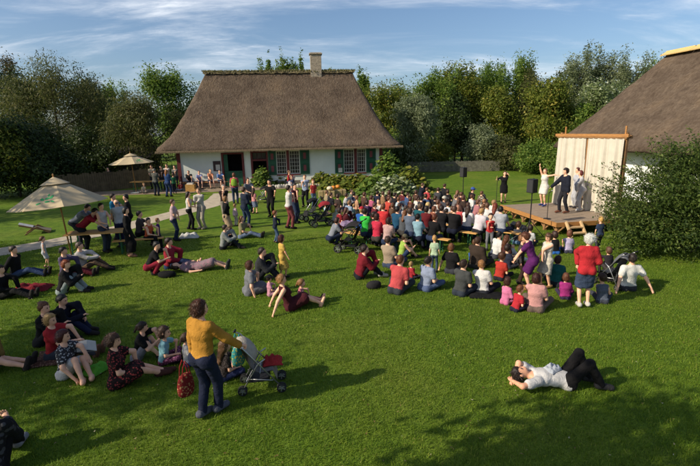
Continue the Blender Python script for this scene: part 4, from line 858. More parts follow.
    else: mk('hair', hp, 0., [face, lambda Pt: -(((Pt-c)@u)-lo*k)] , .009 if hair != 'curly' else .016, .02)
    GEO[key] = out; return out

SKINS = [(226, 176, 146), (214, 160, 128), (235, 190, 165), (190, 135, 104), (150, 100, 72)]
PEOPLE = 0
STAGE_AT = Vector((8.8, 18.2, 0))
EYE = mat('eye_dark', (.03, .022, .02), .35, .1); LIP = mat('lip', (.42, .16, .13), .5, .1)
def person(loc, label, pose='stand', yaw=None, H=1.70, sex='m', kid=False, top='s', tc=(120,120,120), bot='trousers', bc=(40,45,60), hair='short', hc=(60,42,30), shoe=(50,45,42), skin=0, pat=None, tc2=(230,225,215), bpat=None, bc2=(230,225,215), hatc=(120,110,80), var=None, over=None, group=None, feet=True, lod=None):
    """yaw: compass of the gaze, degrees from +X towards +Y; None looks at the stage"""
    global PEOPLE
    PEOPLE += 1; loc = Vector(loc); dist = math.hypot(loc.x, loc.y)
    if yaw is None: d = STAGE_AT-loc; yaw = math.degrees(math.atan2(d.y, d.x))+((PEOPLE*37) % 17-8)
    if kid: H = H if H < 1.5 else 1.15
    v = (PEOPLE % 5 if dist < 20 else PEOPLE*2 % 3) if var is None else var
    if lod is None: lod = .0165 if dist < 8.2 else .023 if dist < 12 else .030 if dist < 15 else .038 if dist < 20 else .046
    lod *= 1.7/max(H, 1.0)*.85 if kid else 1
    geo = body_geo((pose, v), over, sex == 'f', kid, round(lod, 4), top, bot, hair, feet, float(PEOPLE % 4))
    def use(me, name, parent, mats):
        o = bpy.data.objects.new(name, me); COL.objects.link(o); o.parent = parent
        for i, m in enumerate(mats): o.material_slots[i].link = 'OBJECT'; o.material_slots[i].material = m
        return o
    root = use(geo['body'], 'person', None, [skin_mat(SKINS[skin]), EYE, LIP]); tag(root, label, 'person', group)
    root.location = loc; hs_ = H/1.72*(1+.03*math.sin(PEOPLE*2.3)); root.scale = (hs_*(1+.04*math.sin(PEOPLE*1.7)), hs_, hs_); root.rotation_euler = (0, 0, R(yaw)-math.pi/2)
    for n, me in geo.items():
        if n == 'body': continue
        m = hair_mat(hc) if n == 'hair' else cloth_mat(hatc) if n == 'hat' else cloth_mat(shoe) if n.startswith('shoe') else cloth_mat(bc, bpat, bc2) if n in ('trousers', 'shorts', 'skirt') else cloth_mat(tc, pat, tc2)
        use(me, 'shoe' if n.startswith('shoe') else n, root, [m])
    return root

# ---------------------------------------------------------------- furniture and small things
CANVAS = mat('parasol_canvas', (.44, .35, .22), .85, .06, 4., .15, 60.); EMB = mat('emblem_green', (.05, .30, .10), .8, .1)
BLACK = mat('black_plastic', (.012, .012, .014), .55, .2, 10., .15); METAL = mat('grey_metal', (.42, .42, .43), .35, .1, 8., metal=.8); TIRE = mat('tyre_rubber', (.02, .02, .02), .8, .2)
BENCHW = mat('bench_wood', (.55, .30, .09), .6, .2, 5., .2, stretch=(1, 8, 8)); GRLEG = mat('green_leg', (.02, .10, .04), .5)
def parasol(base, peak_z, rim_z, rad, tilt, rot, label, emblem=True):
    t = empty('parasol', (base.x, base.y, 0)); tag(t, label, 'parasol', 'parasols with a green leaf emblem'); t.rotation_euler = (tilt[0], tilt[1], 0)
    MB().tube([(0, 0, 0), (0, 0, peak_z+.08)], .024, 10).build('pole', mat('pole_wood', (.32, .16, .05), .5), t, True); MB().ball((0, 0, peak_z+.12), .03, .03, .05).build('finial', MAT['pole_wood'], t)
    MB().box(-.28, .28, -.28, .28, .01, .07).build('base_slab', mat('base_concrete', (.5, .49, .46), .9), t, bevel=.012)
    N = 8; vert = [(math.cos(rot+6.2832*k/N), math.sin(rot+6.2832*k/N)) for k in range(N)]
    def pt(k, s, z_extra=0.):       # k along the rim in segments (float), s from peak 0 to rim 1
        i = int(math.floor(k)) % N; fr = k-math.floor(k); a, b = vert[i], vert[(i+1) % N]; x, y = a[0]*(1-fr)+b[0]*fr, a[1]*(1-fr)+b[1]*fr
        sag = .07*math.sin(math.pi*fr)*s**1.5*0.9; return Vector((x*rad*s*(1-.05*math.sin(math.pi*fr)*s), y*rad*s*(1-.05*math.sin(math.pi*fr)*s), peak_z-(peak_z-rim_z)*s**1.06-sag*.35+z_extra))
    for k in range(N):
        mb = MB(); V = []
        for e in (0., -.006):
            for i in range(9):
                for j in range(9): V.append(pt(k+j/8*.9999, .20+.80*i/8, e))
        q = [(o+i*9+j, o+i*9+j+1, o+(i+1)*9+j+1, o+(i+1)*9+j) for o in (0, 81) for i in range(8) for j in range(8)]
        mb.add(V, q); mb.build('canopy_panel', CANVAS, t, True)
        mb = MB(); mb.bar(pt(k, .06, -.03), pt(k, .99, -.03), .022, .018); mb.build('rib', MAT['pole_wood'], t)
    mb = MB(); V = [pt(k*.5, s, .07-.02*s) for s in (.02, .12, .24, .30) for k in range(2*N)]; mb.add(V, [(i*2*N+j, i*2*N+(j+1) % (2*N), (i+1)*2*N+(j+1) % (2*N), (i+1)*2*N+j) for i in range(3) for j in range(2*N)]); mb.build('vent_cap', CANVAS, t, True)
    if emblem:                      # sprig of leaves printed on the panels that face the viewer
        for kk in emblem:
            def lp(a, b): return pt(kk+.5+a, b, .006)
            for (ca, cb_, la, lb, an) in ((.03, .58, .055, .040, 1.4), (.17, .64, .105, .042, .5), (0., .68, .11, .036, .12), (-.18, .70, .09, .036, -.35), (.20, .79, .075, .026, -.3), (-.24, .82, .075, .026, .3), (.02, .78, .10, .028, 0.)):
                mb = MB(); n = 12; P = [lp(ca, cb_)]
                for i in range(n): a = 6.2832*i/n; x, y = la*.9*math.cos(a), lb*math.sin(a)*(1-.25*math.cos(a)); P.append(lp(ca+x*math.cos(an)-y*math.sin(an)*1.2, cb_-(x*math.sin(an)+y*math.cos(an))))
                mb.add(P, [(0, 1+i, 1+(i+1) % n) for i in range(n)]); mb.build('leaf_emblem', EMB, t)
    return t
parasol(G(72, 257), 2.60, 1.76, 1.42, (R(-2), R(-5)), R(-90-8), 'large beige parasol with green leaf emblem at the left edge', (0.,))
parasol(G(136.5, 193), 2.62, 2.02, 1.42, (0, R(-2)), R(-90-12), 'smaller beige parasol beside the cottage terrace', (1.,))

def bench(p, yaw, L, label, h=.46, group='bench seats for the audience'):
    t = empty('bench', (p.x, p.y, 0), R(yaw)); tag(t, label, 'bench', group); MB().box(-L/2, L/2, -.125, .125, h-.032, h).build('seat', BENCHW, t, bevel=.006)
    for x in (-L/2+.28, L/2-.28):
        mb = MB(); mb.bar((x, -.10, 0), (x, -.10, h-.033), .03).bar((x, .10, 0), (x, .10, h-.033), .03).bar((x, -.10, .12), (x, .10, .12), .025); mb.build('leg', GRLEG, t)
    return t
def table(p, yaw, L, Wd, label, h=.76):
    t = empty('table', (p.x, p.y, 0), R(yaw)); tag(t, label, 'table'); 
    for k in range(4): w = Wd/4; MB().box(-L/2, L/2, -Wd/2+k*w+.003, -Wd/2+(k+1)*w-.003, h-.03, h).build('plank', BENCHW, t)
    for x in (-L/2+.2, L/2-.2):
        mb = MB(); mb.bar((x, -Wd/2+.06, 0), (x, -Wd/2+.10, h-.031), .035).bar((x, Wd/2-.06, 0), (x, Wd/2-.10, h-.031), .035).bar((x, -Wd/2+.08, .2), (x, Wd/2-.08, .2), .025); mb.build('leg', GRLEG, t)
    return t
def wheel(parent, c, r, axis, w=.035, name='wheel'):
    ax = Vector(axis).normalized(); u = ax.orthogonal().normalized(); v = ax.cross(u); mb = MB(); k = 18; c = Vector(c); prof = [(r*.72, -w/2), (r*.95, -w/2), (r, -w*.25), (r, w*.25), (r*.95, w/2), (r*.72, w/2), (r*.72, -w/2)]
    for rr_, z in prof:
        for j in range(k): a = 6.2832*j/k; mb.v.append(tuple(c+ax*z+(u*math.cos(a)+v*math.sin(a))*rr_))
    mb.f = [(i*k+j, i*k+(j+1) % k, (i+1)*k+(j+1) % k, (i+1)*k+j) for i in range(len(prof)-1) for j in range(k)]; o = mb.build(name, TIRE, parent, True)
    rm = MB(); rm.tube([c-ax*w*.4, c+ax*w*.4], r*.22, 10)
    for j in range(5): a = 6.2832*j/5; rm.bar(c+(u*math.cos(a)+v*math.sin(a))*r*.15, c+(u*math.cos(a)+v*math.sin(a))*r*.74, .018)
    rm.build('rim', METAL, o); return o
def pushchair(p, yaw, fabric, hood, label, s=1., frame=METAL, bag=None, hood_back=False, big=False):
    """front of the pushchair points along local +X"""
    t = empty('pushchair', (p.x, p.y, 0), R(yaw)); t.scale = (s,)*3; tag(t, label, 'pushchair', 'pushchairs on the lawn'); wr = .085 if not big else .13
    for y in (-.21, .21):
        mb = MB(); mb.tube([(-.42, y, 1.02), (-.34, y, .98), (.34, y*.95, wr+.03)], .013, 8).tube([(-.30, y, wr+.03), (-.02, y, .58), (.10, y, .66)], .012, 8).tube([(-.2, y, .30), (.22, y, .24)], .010, 8); mb.build('frame', frame, t, True)
        mb = MB(); mb.tube([(-.44, y-.05, 1.05), (-.43, y, 1.03), (-.42, y+.05, 1.045)], .019, 8); mb.build('handle', BLACK, t, True)
        for q in (-.032, .032): wheel(t, (.36, y+q, wr), wr, (0, 1, 0), .026); wheel(t, (-.32, y+q, wr), wr, (0, 1, 0), .026)
    mb = MB(); mb.bar((.0, -.21, .40), (.0, .21, .40), .014).bar((-.25, -.21, .25), (.02, .21, .56), .010).bar((-.25, .21, .25), (.02, -.21, .56), .010); mb.build('cross_brace', frame, t)
    FB = cloth_mat(fabric); mb = MB(); n = 9; prof = [(-.30, .88), (-.24, .72), (-.17, .55), (-.10, .44), (0, .40), (.14, .42), (.22, .43), (.26, .33), (.29, .24)]
    V = [(x, (j/4-1)*.19, z-.03*math.cos((j/4-1)*1.5)+d) for d in (0, -.012) for x, z in prof for j in range(9)]; m_ = len(prof)
    mb.add(V, [(o+i*9+j, o+i*9+j+1, o+(i+1)*9+j+1, o+(i+1)*9+j) for o in (0, m_*9) for i in range(m_-1) for j in range(8)]); mb.build('seat', FB, t, True)
    HB = cloth_mat(hood)
    if hood_back:      # hood pushed back and folded over the backrest
        mb = MB(); k_ = 12; pr_ = [(-.40, .90, .03), (-.36, 1.0, .16), (-.26, 1.0, .19), (-.16, .93, .20), (-.08, .82, .20), (-.03, .70, .19), (-.06, .66, .17)]
        for x, z, w_ in pr_:
            for j in range(k_): b_ = R(-90+180*j/(k_-1)); mb.v.append((x-.05*abs(math.sin(b_))**2, (w_+.01)*math.sin(b_), z-.10*abs(math.sin(b_))**3))
        mb.f = [(i*k_+j, i*k_+j+1, (i+1)*k_+j+1, (i+1)*k_+j) for i in range(len(pr_)-1) for j in range(k_-1)]; mb.build('hood', HB, t, True)
    else:
        mb = MB(); arcs = []
        for i in range(7):
            a = R((118, 104, 88, 72, 58, 44, 30)[i] if not hood_back else (150, 143, 136, 129, 122, 115, 108)[i]); rh = .36 if not hood_back else .30; arcs.append([(-.16+rh*math.cos(a)*(.95), .205*math.sin(b_), .66+.94*rh*math.sin(a)*(1-.35*abs(math.sin(b_))**3)) for b_ in [R(-90+180*q/10) for q in range(11)]])
        V = [p_ for a in arcs for p_ in a]; mb.add(V, [(i*11+j, i*11+j+1, (i+1)*11+j+1, (i+1)*11+j) for i in range(6) for j in range(10)]); mb.build('hood', HB, t, True)
    mb = MB(); mb.box(-.20, .16, -.16, .16, .20, .22).box(-.20, -.18, -.16, .16, .22, .32).box(.14, .16, -.16, .16, .22, .30); mb.build('basket', BLACK, t)
    if bag: MB().ball((-.46, .02, .66), .09, .17, .17, 12, 8).build('hanging_bag', cloth_mat(bag), t, True)
    return t
def soft_bag(p, label, rgb, s=(.2, .14, .2), z=0, straps=True, pat=None, rgb2=(230,225,215), name='bag', yaw=0.):
    t = empty(name, (p.x, p.y, z), R(yaw)); tag(t, label, 'bag'); mb = MB(); k, m = 16, 9
    for i in range(m+1):
        th = math.pi*i/m; zz = s[2]*(1-math.cos(th))/2; q = (math.sin(th)**.34)*(1.06-.30*i/m)
        for j in range(k): a = 6.2832*j/k; mb.v.append((s[0]/2*q*math.cos(a)*(1+.05*math.sin(3*a)), s[1]/2*q*math.sin(a)*(1+.06*math.sin(4*a+i)), zz))
    mb.f = [(i*k+j, i*k+(j+1) % k, (i+1)*k+(j+1) % k, (i+1)*k+j) for i in range(m) for j in range(k)]; mb.build('pouch', cloth_mat(rgb, pat, rgb2), t, True)
    if straps:
        for y in (-s[1]*.2, s[1]*.2): MB().tube([(-s[0]*.25, y, s[2]*.85), (-s[0]*.16, y, s[2]*1.35), (0, y, s[2]*1.6), (s[0]*.16, y, s[2]*1.35), (s[0]*.25, y, s[2]*.85)], .009, 6).build('strap', cloth_mat(rgb), t)
    return t
def crumpled(p, w, d, h, rgb, label, name='blanket', yaw=0., cat='blanket', amp=1., pat=None, rgb2=(230,225,215)):
    n = 22; V = []; sd = p.x*3.1+p.y
    for e in (1, 0):
        for i in range(n+1):
            for j in range(n+1):
                x, y = i/n-.5, j/n-.5; ed = min(1, 6*min(.5-abs(x), .5-abs(y))); z = h*ed*(.45+.55*abs(mnoise.noise((x*3.2+sd, y*3.2, 0)))*1.7*amp)+.012; rr_ = 1+.16*mnoise.noise((x*3+sd, y*3, 4)); V.append((x*w*rr_, y*d*rr_, z if e else .004))
    N = n+1; mb = MB(); mb.add(V, [(o+i*N+j, o+(i+1)*N+j, o+(i+1)*N+j+1, o+i*N+j+1) for o in (0, N*N) for i in range(n) for j in range(n)]); o = mb.build(name, cloth_mat(rgb, pat, rgb2), None, True); o.location = (p.x, p.y, .012); o.rotation_euler = (0, 0, R(yaw)); return tag(o, label, cat)
def speaker_on_stand(p, top_z, yaw, label_s, label_t):
    t = empty('speaker_stand', (p.x, p.y, 0), R(yaw)); tag(t, label_t, 'speaker stand'); MB().tube([(0, 0, .1), (0, 0, top_z)], .02, 10).build('pole', BLACK, t)
    for k in range(3): a = k*2.094+.4; MB().bar((0, 0, .62), (.5*math.cos(a), .5*math.sin(a), .012), .024).build('leg', BLACK, t)
    MB().tube([(0, 0, .56), (0, 0, .66)], .035, 10).build('collar', BLACK, t)
    s = empty('loudspeaker', (p.x, p.y, top_z), R(yaw)); s.scale = (.78,)*3; tag(s, label_s, 'loudspeaker'); mb = MB(); mb.add([(-.17,-.15,0),(.17,-.19,0),(.17,.19,0),(-.17,.15,0),(-.17,-.15,.62),(.17,-.19,.62),(.17,.19,.62),(-.17,.15,.62)], [(0,3,2,1),(4,5,6,7),(0,1,5,4),(1,2,6,5),(2,3,7,6),(3,0,4,7)]); mb.build('cabinet', BLACK, s, bevel=.012)
    MB().box(.171, .180, -.165, .165, .03, .59).build('grille', mat('speaker_grille', (.03, .03, .032), .6, .3, 200.), s); MB().tube([(-.05, -.03, .64), (-.05, .03, .64)], .012, 6).build('handle', BLACK, s)
speaker_on_stand(G(462.5, 205), 1.45, 205, 'black loudspeaker on a pole over the far edge of the crowd', 'black speaker stand standing beyond the crowd by the lawn')
speaker_on_stand(G(529, 237), 1.62, 205, 'black loudspeaker on a pole at the stage front', 'black speaker stand close to the stage corner')
def wedge(p, yaw, label):
    s = empty('stage_monitor', (p.x, p.y, 0), R(yaw)); tag(s, label, 'monitor speaker'); mb = MB(); mb.add([(-.2,-.3,0.01),(.2,-.3,0.01),(.2,.3,0.01),(-.2,.3,0.01),(-.2,-.3,.34),(-.04,-.3,.38),(-.04,.3,.38),(-.2,.3,.34),(.2,-.3,.10),(.2,.3,.10)], [(0,3,2,1),(0,4,7,3),(4,5,6,7),(5,8,9,6),(8,1,2,9),(0,1,8,5,4),(3,7,6,9,2)]); mb.build('cabinet', BLACK, s)
    mb = MB(); mb.add([(-.01,-.26,.375),(.19,-.26,.125),(.19,.26,.125),(-.01,.26,.375)], [(0,1,2,3)]); mb.build('grille', MAT['speaker_grille'], s)
wedge(G(510, 232), 150, 'black wedge monitor speaker on the grass before the stage'); wedge(G(521, 236), 170, 'black monitor speaker beside the stand at the stage corner')
def mic(p, z, label, h=1.5, boom=True):
    t = empty('microphone_stand', (p.x, p.y, z), .4); tag(t, label, 'microphone stand', 'microphone stands'); MB().tube([(0, 0, .03), (0, 0, h)], .012, 8).build('pole', BLACK, t); MB().lathe([(0, .03), (.13, .025), (.14, 0), (0, 0)], 16).build('base', BLACK, t)
    MB().tube([(0, 0, h), (.12, .0, h+.06)], .015, 8).build('microphone', BLACK, t); MB().ball((.15, 0, h+.075), .028, .028, .03).build('mesh_head', METAL, t)
mic(G(496, 206), 0, 'thin microphone stand beside the singer in black', 1.25); mic(G(547, 219, DZ), DZ, 'microphone stand on the stage deck', 1.0)

def cable(pts, label):
    P = [G(*p)+Vector((0, 0, .012)) for p in pts]; Q = []
    for a, b in zip(P, P[1:]):
        for k in range(8): q = a.lerp(b, k/8); Q.append(q+Vector((.06*mnoise.noise(q*1.7), .10*mnoise.noise(q*1.3+Vector((4, 0, 0))), 0)))
    tag(MB().tube(Q+[P[-1]], .011, 6).build('cable', BLACK, None, True), label, 'cable')
cable([(529, 237), (522, 236), (510, 232), (502, 222), (497, 208)], 'black cable from the stage speaker stand to the singer'); cable([(462.5, 205), (480, 204), (496, 206), (507, 215)], 'black cable from the far speaker stand towards the stage')
# benches under the audience
def bench_px(x, y, yaw, L, label): return bench(G(x, y), yaw, L, label)
BY = -38
bench_px(373, 249, BY, 2.5, 'orange wooden bench under the green and magenta shirts'); bench_px(361, 243, BY, 1.2, 'bench behind the black pushchair under the blue shirt')
bench_px(406, 246, BY, 2.4, 'wooden bench under the grey jackets and light blue top'); bench_px(427, 250, BY, 1.6, 'bench under the black top with brown hair')
bench_px(447, 242, BY, 2.2, 'orange bench under the two black jackets'); bench_px(475, 240, BY, 2.6, 'bench under the row of white tops'); bench_px(500, 244, BY, 1.3, 'bench under the man in grey tee by the stage')
bench_px(392, 238, BY, 2.2, 'bench under the red and teal shirts'); bench_px(419, 236, BY, 1.5, 'bench under the dark teal shirt')

# left side: table, loungers, crates
table(G(101, 253), 12, 1.9, .75, 'wooden folding table with green legs by the large parasol')
bench(G(140, 252), 15, 1.6, 'bench behind the person in black beside the table', group='benches by the left table')
MB_ = empty('low_crate', HP(1.3, -2.3), HT); tag(MB_, 'small wooden crate with a white box before the bench sitters', 'crate')
for k in range(4): MB().box(-.3, .3, -.25, -.22, .02+k*.11, .11+k*.11).build('slat', BENCHW, MB_); MB().box(-.3, .3, .22, .25, .02+k*.11, .11+k*.11).build('slat', BENCHW, MB_)
MB().box(-.3, .3, -.25, .25, .46, .49).build('top', BENCHW, MB_)
wbx = MB().box(-.2, .2, -.15, .15, .0, .10).build('white_box', PALE); wbx.location = HP(1.3, -2.3, .492); tag(wbx, 'white box on the wooden crate by the cottage wall', 'box')
bench(HP(2.0, -.75), 6, 3.2, 'long bench against the white cottage wall', group='benches by the cottage')
table(HP(-1.6, -1.8), 4, 2.2, .8, 'wooden table behind the man in the grey shirt')
dc = empty('deck_chair', G(36, 233), R(30)); tag(dc, 'low garden lounger with white towel on the left lawn', 'lounger')
for y in (-.28, .28): MB().bar((-.5, y, .42), (.55, y, .06), .05).bar((-.35, y, .0), (.1, y, .30), .05).build('rail', POSTW, dc); MB().bar((.5, y, 0.), (.1, y, .28), .05).build('leg', POSTW, dc)
mb = MB(); mb.add([(-.5,-.27,.44),(-.5,.27,.44),(-.1,.27,.29),(-.1,-.27,.29),(.55,-.27,.09),(.55,.27,.09)], [(0,1,2,3),(3,2,5,4)]); mb.build('seat', mat('lounger_canvas', (.16, .14, .10), .9), dc)
tw_ = MB(); tw_.add([(-.52,-.25,.47),(-.52,.22,.47),(-.05,.22,.295),(-.05,-.25,.295)], [(0,1,2,3)]); o = tw_.build('towel', cloth_mat((225, 225, 222))); o.location = G(36, 233); o.rotation_euler = (0, 0, R(30)); tag(o, 'white towel lying on the garden lounger', 'towel')

# pushchairs and bags
pp = G(254, 386)
pushchair(G(262, 387), 8, (150, 142, 130), (190, 180, 165), 'grey folding buggy held by the person in mustard sweater', .87, hood_back=True)
soft_bag(G(241, 386), 'turquoise bag hanging at the back of the grey buggy', (30, 150, 150), (.30, .18, .32), z=.38, pat='floral', rgb2=(200, 190, 60), yaw=70)
soft_bag(G(189, 411), 'red patterned cloth bag carried by the person in mustard sweater', (150, 25, 25), (.30, .16, .34), z=.26, pat='floral', rgb2=(205, 150, 90), yaw=60)
pushchair(G(351, 252), 160, (30, 30, 32), (45, 42, 46), 'black pushchair with lilac blanket behind the bench row', 1.05, frame=BLACK, big=True)
crumpled(G(349, 250), .5, .4, .16, (150, 125, 160), 'lilac blanket bunched on the black pushchair', yaw=20).location.z = .86
pushchair(G(322, 226), 200, (40, 40, 42), (170, 30, 45), 'pushchair with red hood and yellow bag left of the crowd', 1.05, frame=BLACK, bag=(190, 185, 40), big=True)
pushchair(G(311, 220), 215, (45, 45, 48), (35, 36, 40), 'dark pushchair beside the two standing men', 1.0, frame=METAL, big=True)
pushchair(G(263, 203), 200, (50, 50, 52), (38, 38, 42), 'dark pushchair near the stones by the cottage entrance', .95, frame=METAL)
pushchair(G(611, 286), 115, (70, 74, 84), (110, 112, 118), 'grey buggy next to the man in white tee on the right', .92, hood_back=True)
soft_bag(G(374, 288), 'dark grey backpack on the grass behind the coral shirt', (48, 46, 48), (.44, .28, .18), straps=False, yaw=20)
soft_bag(G(167, 277), 'black bag beside the person lying in floral dress', (22, 22, 24), (.55, .3, .17), straps=False)
crumpled(G(33, 290), .85, .5, .2, (140, 15, 35), 'crumpled dark red cloth on the grass at the left', yaw=10)
crumpled(G(189, 238), .75, .34, .24, (225, 222, 214), 'white bundle on the grass behind the boy in pale pink', cat='bundle', name='cloth_bundle', yaw=5)
crumpled(G(57, 358), .7, .6, .03, (95, 60, 45), 'brown patterned rug under the person in red top', yaw=15, pat='floral', rgb2=(150, 110, 90))
crumpled(G(98, 371), .30, .42, .12, (110, 200, 40), 'bright green bag on the grass beside the floral dress', cat='bag', name='bag', yaw=-20)
soft_bag(G(226, 229), 'small red bag held by the person in black with pale skirt', (170, 20, 30), (.2, .1, .22), z=.42)
soft_bag(G(249, 222), 'green shopping bag held by the person in navy top', (20, 130, 70), (.3, .16, .34), z=.55)
crumpled(G(486, 296), .8, .45, .08, (25, 25, 28), 'black jacket on the grass behind the boy in white tee', name='jacket', cat='jacket', yaw=-10)
o = crumpled(G(274, 382), .3, .26, .12, (190, 30, 35), 'small red blanket on the front of the grey buggy', yaw=10); o.location.z = .35
bk = MB().add([(-.15,-.10,0),(.0,-.10,.05),(.15,-.10,0),(-.15,.10,0),(.0,.10,.05),(.15,.10,0),(-.15,-.10,.01),(.0,-.10,.06),(.15,-.10,.01),(-.15,.10,.01),(.0,.10,.06),(.15,.10,.01)], [(0,1,4,3),(1,2,5,4),(6,7,10,9),(7,8,11,10),(0,2,8,6),(3,5,11,9),(0,3,9,6),(2,5,11,8)]).build('booklet', PALE); bk.location = G(90, 369)+Vector((0, 0, .42)); bk.rotation_euler = (R(35), R(15), R(40)); tag(bk, 'open white booklet held by the person in black and white top', 'booklet')
ca = MB(); ca.tube([G(508, 250)+Vector((0, 0, .30)), G(524, 240)+Vector((0, 0, .35))], .012, 6); o = ca.build('walking_stick', PALE); tag(o, 'pale stick held across the grass before the stage', 'stick')

# ---------------------------------------------------------------- the people, each where it sits or stands
BRN, DBR, BLK, BLD, GRY, WHT, RED_, AUB, TAN = (72,48,32), (45,30,22), (24,20,19), (170,135,85), (120,115,108), (215,212,205), (125,55,28), (92,40,28), (130,95,60)
JEAN, NAVY, BLKC, WHC, KHK, GRC = (42,58,92), (26,32,56), (22,22,25), (226,224,218), (150,130,98), (118,120,126)
DECK = DZ+.004
# --- left lawn, nearest groups
person(G(209, 416), 'person in mustard yellow sweater and dark jeans standing with a buggy', 'stand', 62, 1.72, 'f', top='l', tc=(205,142,12), bc=(30,38,66), hair='bob', hc=(78,44,24), shoe=(98,100,112), var=1, over=dict(hl=(-.30,.10,.80), hr=(.36,.40,.93), hdirr=(.2,.5,.2), curl=1.1, al=(-.05,-.06,.08), ar=(.06,.14,.08), look=(.35,1,-.35)))
person(G(139, 359), 'girl in black top with ponytail sitting on the near lawn', 'knees', 8, 1.45, 'f', top='s', tc=BLKC, bot='shorts', bc=(150,150,160), hair='pony', hc=DBR, over=dict(look=(-.3,1,-.3)))
person(G(118, 385), 'person in black dress with red flowers sitting on the near lawn', 'cross', 22, 1.66, 'f', top='s', tc=(40,22,24), pat='floral', tc2=(175,60,60), bot='dress', hair='bob', hc=BRN, shoe=(90,50,40), over=dict(al=(-.05,.72,.075), ar=(.02,.66,.08), kout=0, pk=(.5,.2,1), look=(.2,1,-.6)))
person(G(164, 363), 'child in pale turquoise top between the black top and mustard sweater', 'cross', 20, 1.22, 'f', True, top='s', tc=(130,190,205), bot='trousers', bc=(105,40,80), hair='bob', hc=BRN, bpat='floral', bc2=(190,120,160))
person(G(188, 365), 'small child in white behind the mustard sweater', 'cross', 30, 1.05, 'f', True, top='l', tc=(222,215,212), bc=(60,80,150), hair='pony', hc=BRN)
person(G(224, 379), 'long-haired child in charcoal top sitting beside the buggy', 'cross', 40, 1.15, 'f', True, top='s', tc=(62,52,50), pat='floral', tc2=(100,90,88), bc=(50,60,110), hair='long', hc=(110,78,50))
person(G(55, 358), 'blond person in red top sitting on the left lawn', 'ext', 8, 1.68, 'f', top='s', tc=(190,18,30), bc=(60,64,78), hair='bob', hc=(178,140,85), shoe=(120,80,60), over=dict(hl=(-.1,.42,.35), hr=(.08,.45,.36)))
person(G(63, 335), 'person in navy with striped collar reading, behind the red top', 'knees', 5, 1.68, 'm', top='lj', tc=(24,26,44), bc=(30,38,70), hair='short', hc=BLK, over=dict(look=(.1,1,-.6)))
person(G(44, 344), 'person in black with a bun, half hidden behind the red top', 'knees', 5, 1.64, 'f', top='l', tc=BLKC, bc=(40,40,44), hair='bun', hc=(105,62,35))
person(G(67, 376), 'person in black and white print top with white shorts, reading', 'side', 10, 1.66, 'f', top='s', tc=(66,64,70), pat='floral', tc2=(205,205,205), bot='shorts', bc=(225,220,216), hair='bob', hc=(72,26,20), feet=False, over=dict(al=(.30,.52,.07), ar=(.42,.42,.07), pk=(.1,.6,1), hl=(.05,.42,.34), hr=(.36,.26,.12), look=(.1,1,-.7)))
person(G(-22, 374), 'person in grey shorts cut off by the left edge', 'ext', 15, 1.7, 'm', top='l', tc=(150,120,50), bot='shorts', bc=(88,92,108), hair='short', hc=BRN)
person(G(-9, 476), 'person in dark clothes at the bottom left corner', 'knees', 105, 1.74, 'm', top='l', tc=(30,30,34), pat='camo', tc2=(78,78,84), bc=(20,20,24), hair='short', hc=BLK, shoe=(150,150,155), over=dict(tor=(0,.30,1)))
person(G(4, 298), 'person in black lying at the left edge by the dark red cloth', 'ext', 0, 1.7, 'm', top='l', tc=(18,18,20), bc=(20,20,22), hair='short', hc=DBR)
person(G(17, 277), 'person in black sweater and blue jeans, legs stretched out, far left', 'ext', 6, 1.74, 'm', top='l', tc=(20,20,23), bc=(52,74,118), hair='short', hc=(58,45,38), over=dict(hl=(-.28,-.26,.08), hr=(.30,-.2,.08)))
person(G(47, 268), 'toddler in white summer dress standing by the large parasol', 'stand', 30, .95, 'f', True, top='v', tc=(205,208,212), bot='dress', hair='pony', hc=(112,72,42))
person(G(66, 277), 'dark-haired person in lilac top and maroon trousers on the left', 'ext', 8, 1.74, 'm', top='l', tc=(92,80,112), bc=(105,14,34), hair='short', hc=BLK)
person(G(64, 293), 'orange-haired person in black jacket and pale jeans', 'knees', 10, 1.68, 'f', top='lj', tc=(28,27,30), bc=(160,172,172), hair='bob', hc=(140,66,22))
person(G(84, 271), 'grey-haired person in white shirt and khaki trousers leaning back', 'knees', 8, 1.74, 'm', top='l', tc=(212,204,196), bc=(108,84,62), hair='short', hc=(92,76,64), over=dict(tor=(0,-.08,1), al=(-.1,.66,.08), ar=(.1,.74,.08)))
person(G(87, 253), 'person in crimson t-shirt leaning over the table', 'lean', 12, 1.80, 'm', top='s', tc=(175,12,45), bc=(40,44,48), hair='short', hc=BLK)
person(G(80, 247), 'person in grey-blue shirt half hidden behind the crimson t-shirt', 'lean', 15, 1.74, 'm', top='s', tc=(132,142,160), bc=(50,55,70), hair='short', hc=DBR)
person(G(107, 252), 'person in white tank top standing at the table', 'front', -20, 1.76, 'm', top='v', tc=(215,208,206), bc=(62,72,92), hair='short', hc=BLK)
person(G(118, 240), 'person in bright blue polo looking at hands behind the table', 'front', 10, 1.78, 'm', top='s', tc=(0,132,178), bc=(38,38,42), hair='short', hc=DBR)
person(G(123, 247), 'balding person in white shirt behind the black dress', 'front', 150, 1.70, 'm', top='s', tc=(205,208,205), bc=(40,48,90), hair='bald', hc=GRY)
person(G(131, 257), 'large person in long black dress by the table', 'stand', 20, 1.72, 'f', top='l', tc=(16,16,19), bot='long_skirt', bc=(15,15,18), hair='bob', hc=BLK, shoe=(170,120,90))
person(G(132, 239), 'dark-haired person in black behind the long black dress', 'stand', 200, 1.70, 'f', top='s', tc=(28,26,28), bc=BLKC, hair='bun', hc=BLK)
person(G(141, 247), 'person in grey-brown top beside the long black dress', 'bench', 30, 1.7, 'm', top='s', tc=(78,70,68), bc=BLKC, hair='short', hc=(62,48,40))
person(G(150, 250), 'person in black with orange scarf sitting near the path', 'bench', -10, 1.55, 'f', top='v', tc=(225,95,40), bc=(25,25,28), hair='short', hc=BLK)
person(G(160, 246), 'blond child in purple top near the path', 'stand', 20, .95, 'f', True, top='l', tc=(92,40,130), bc=(50,40,80), hair='short', hc=(150,110,70))
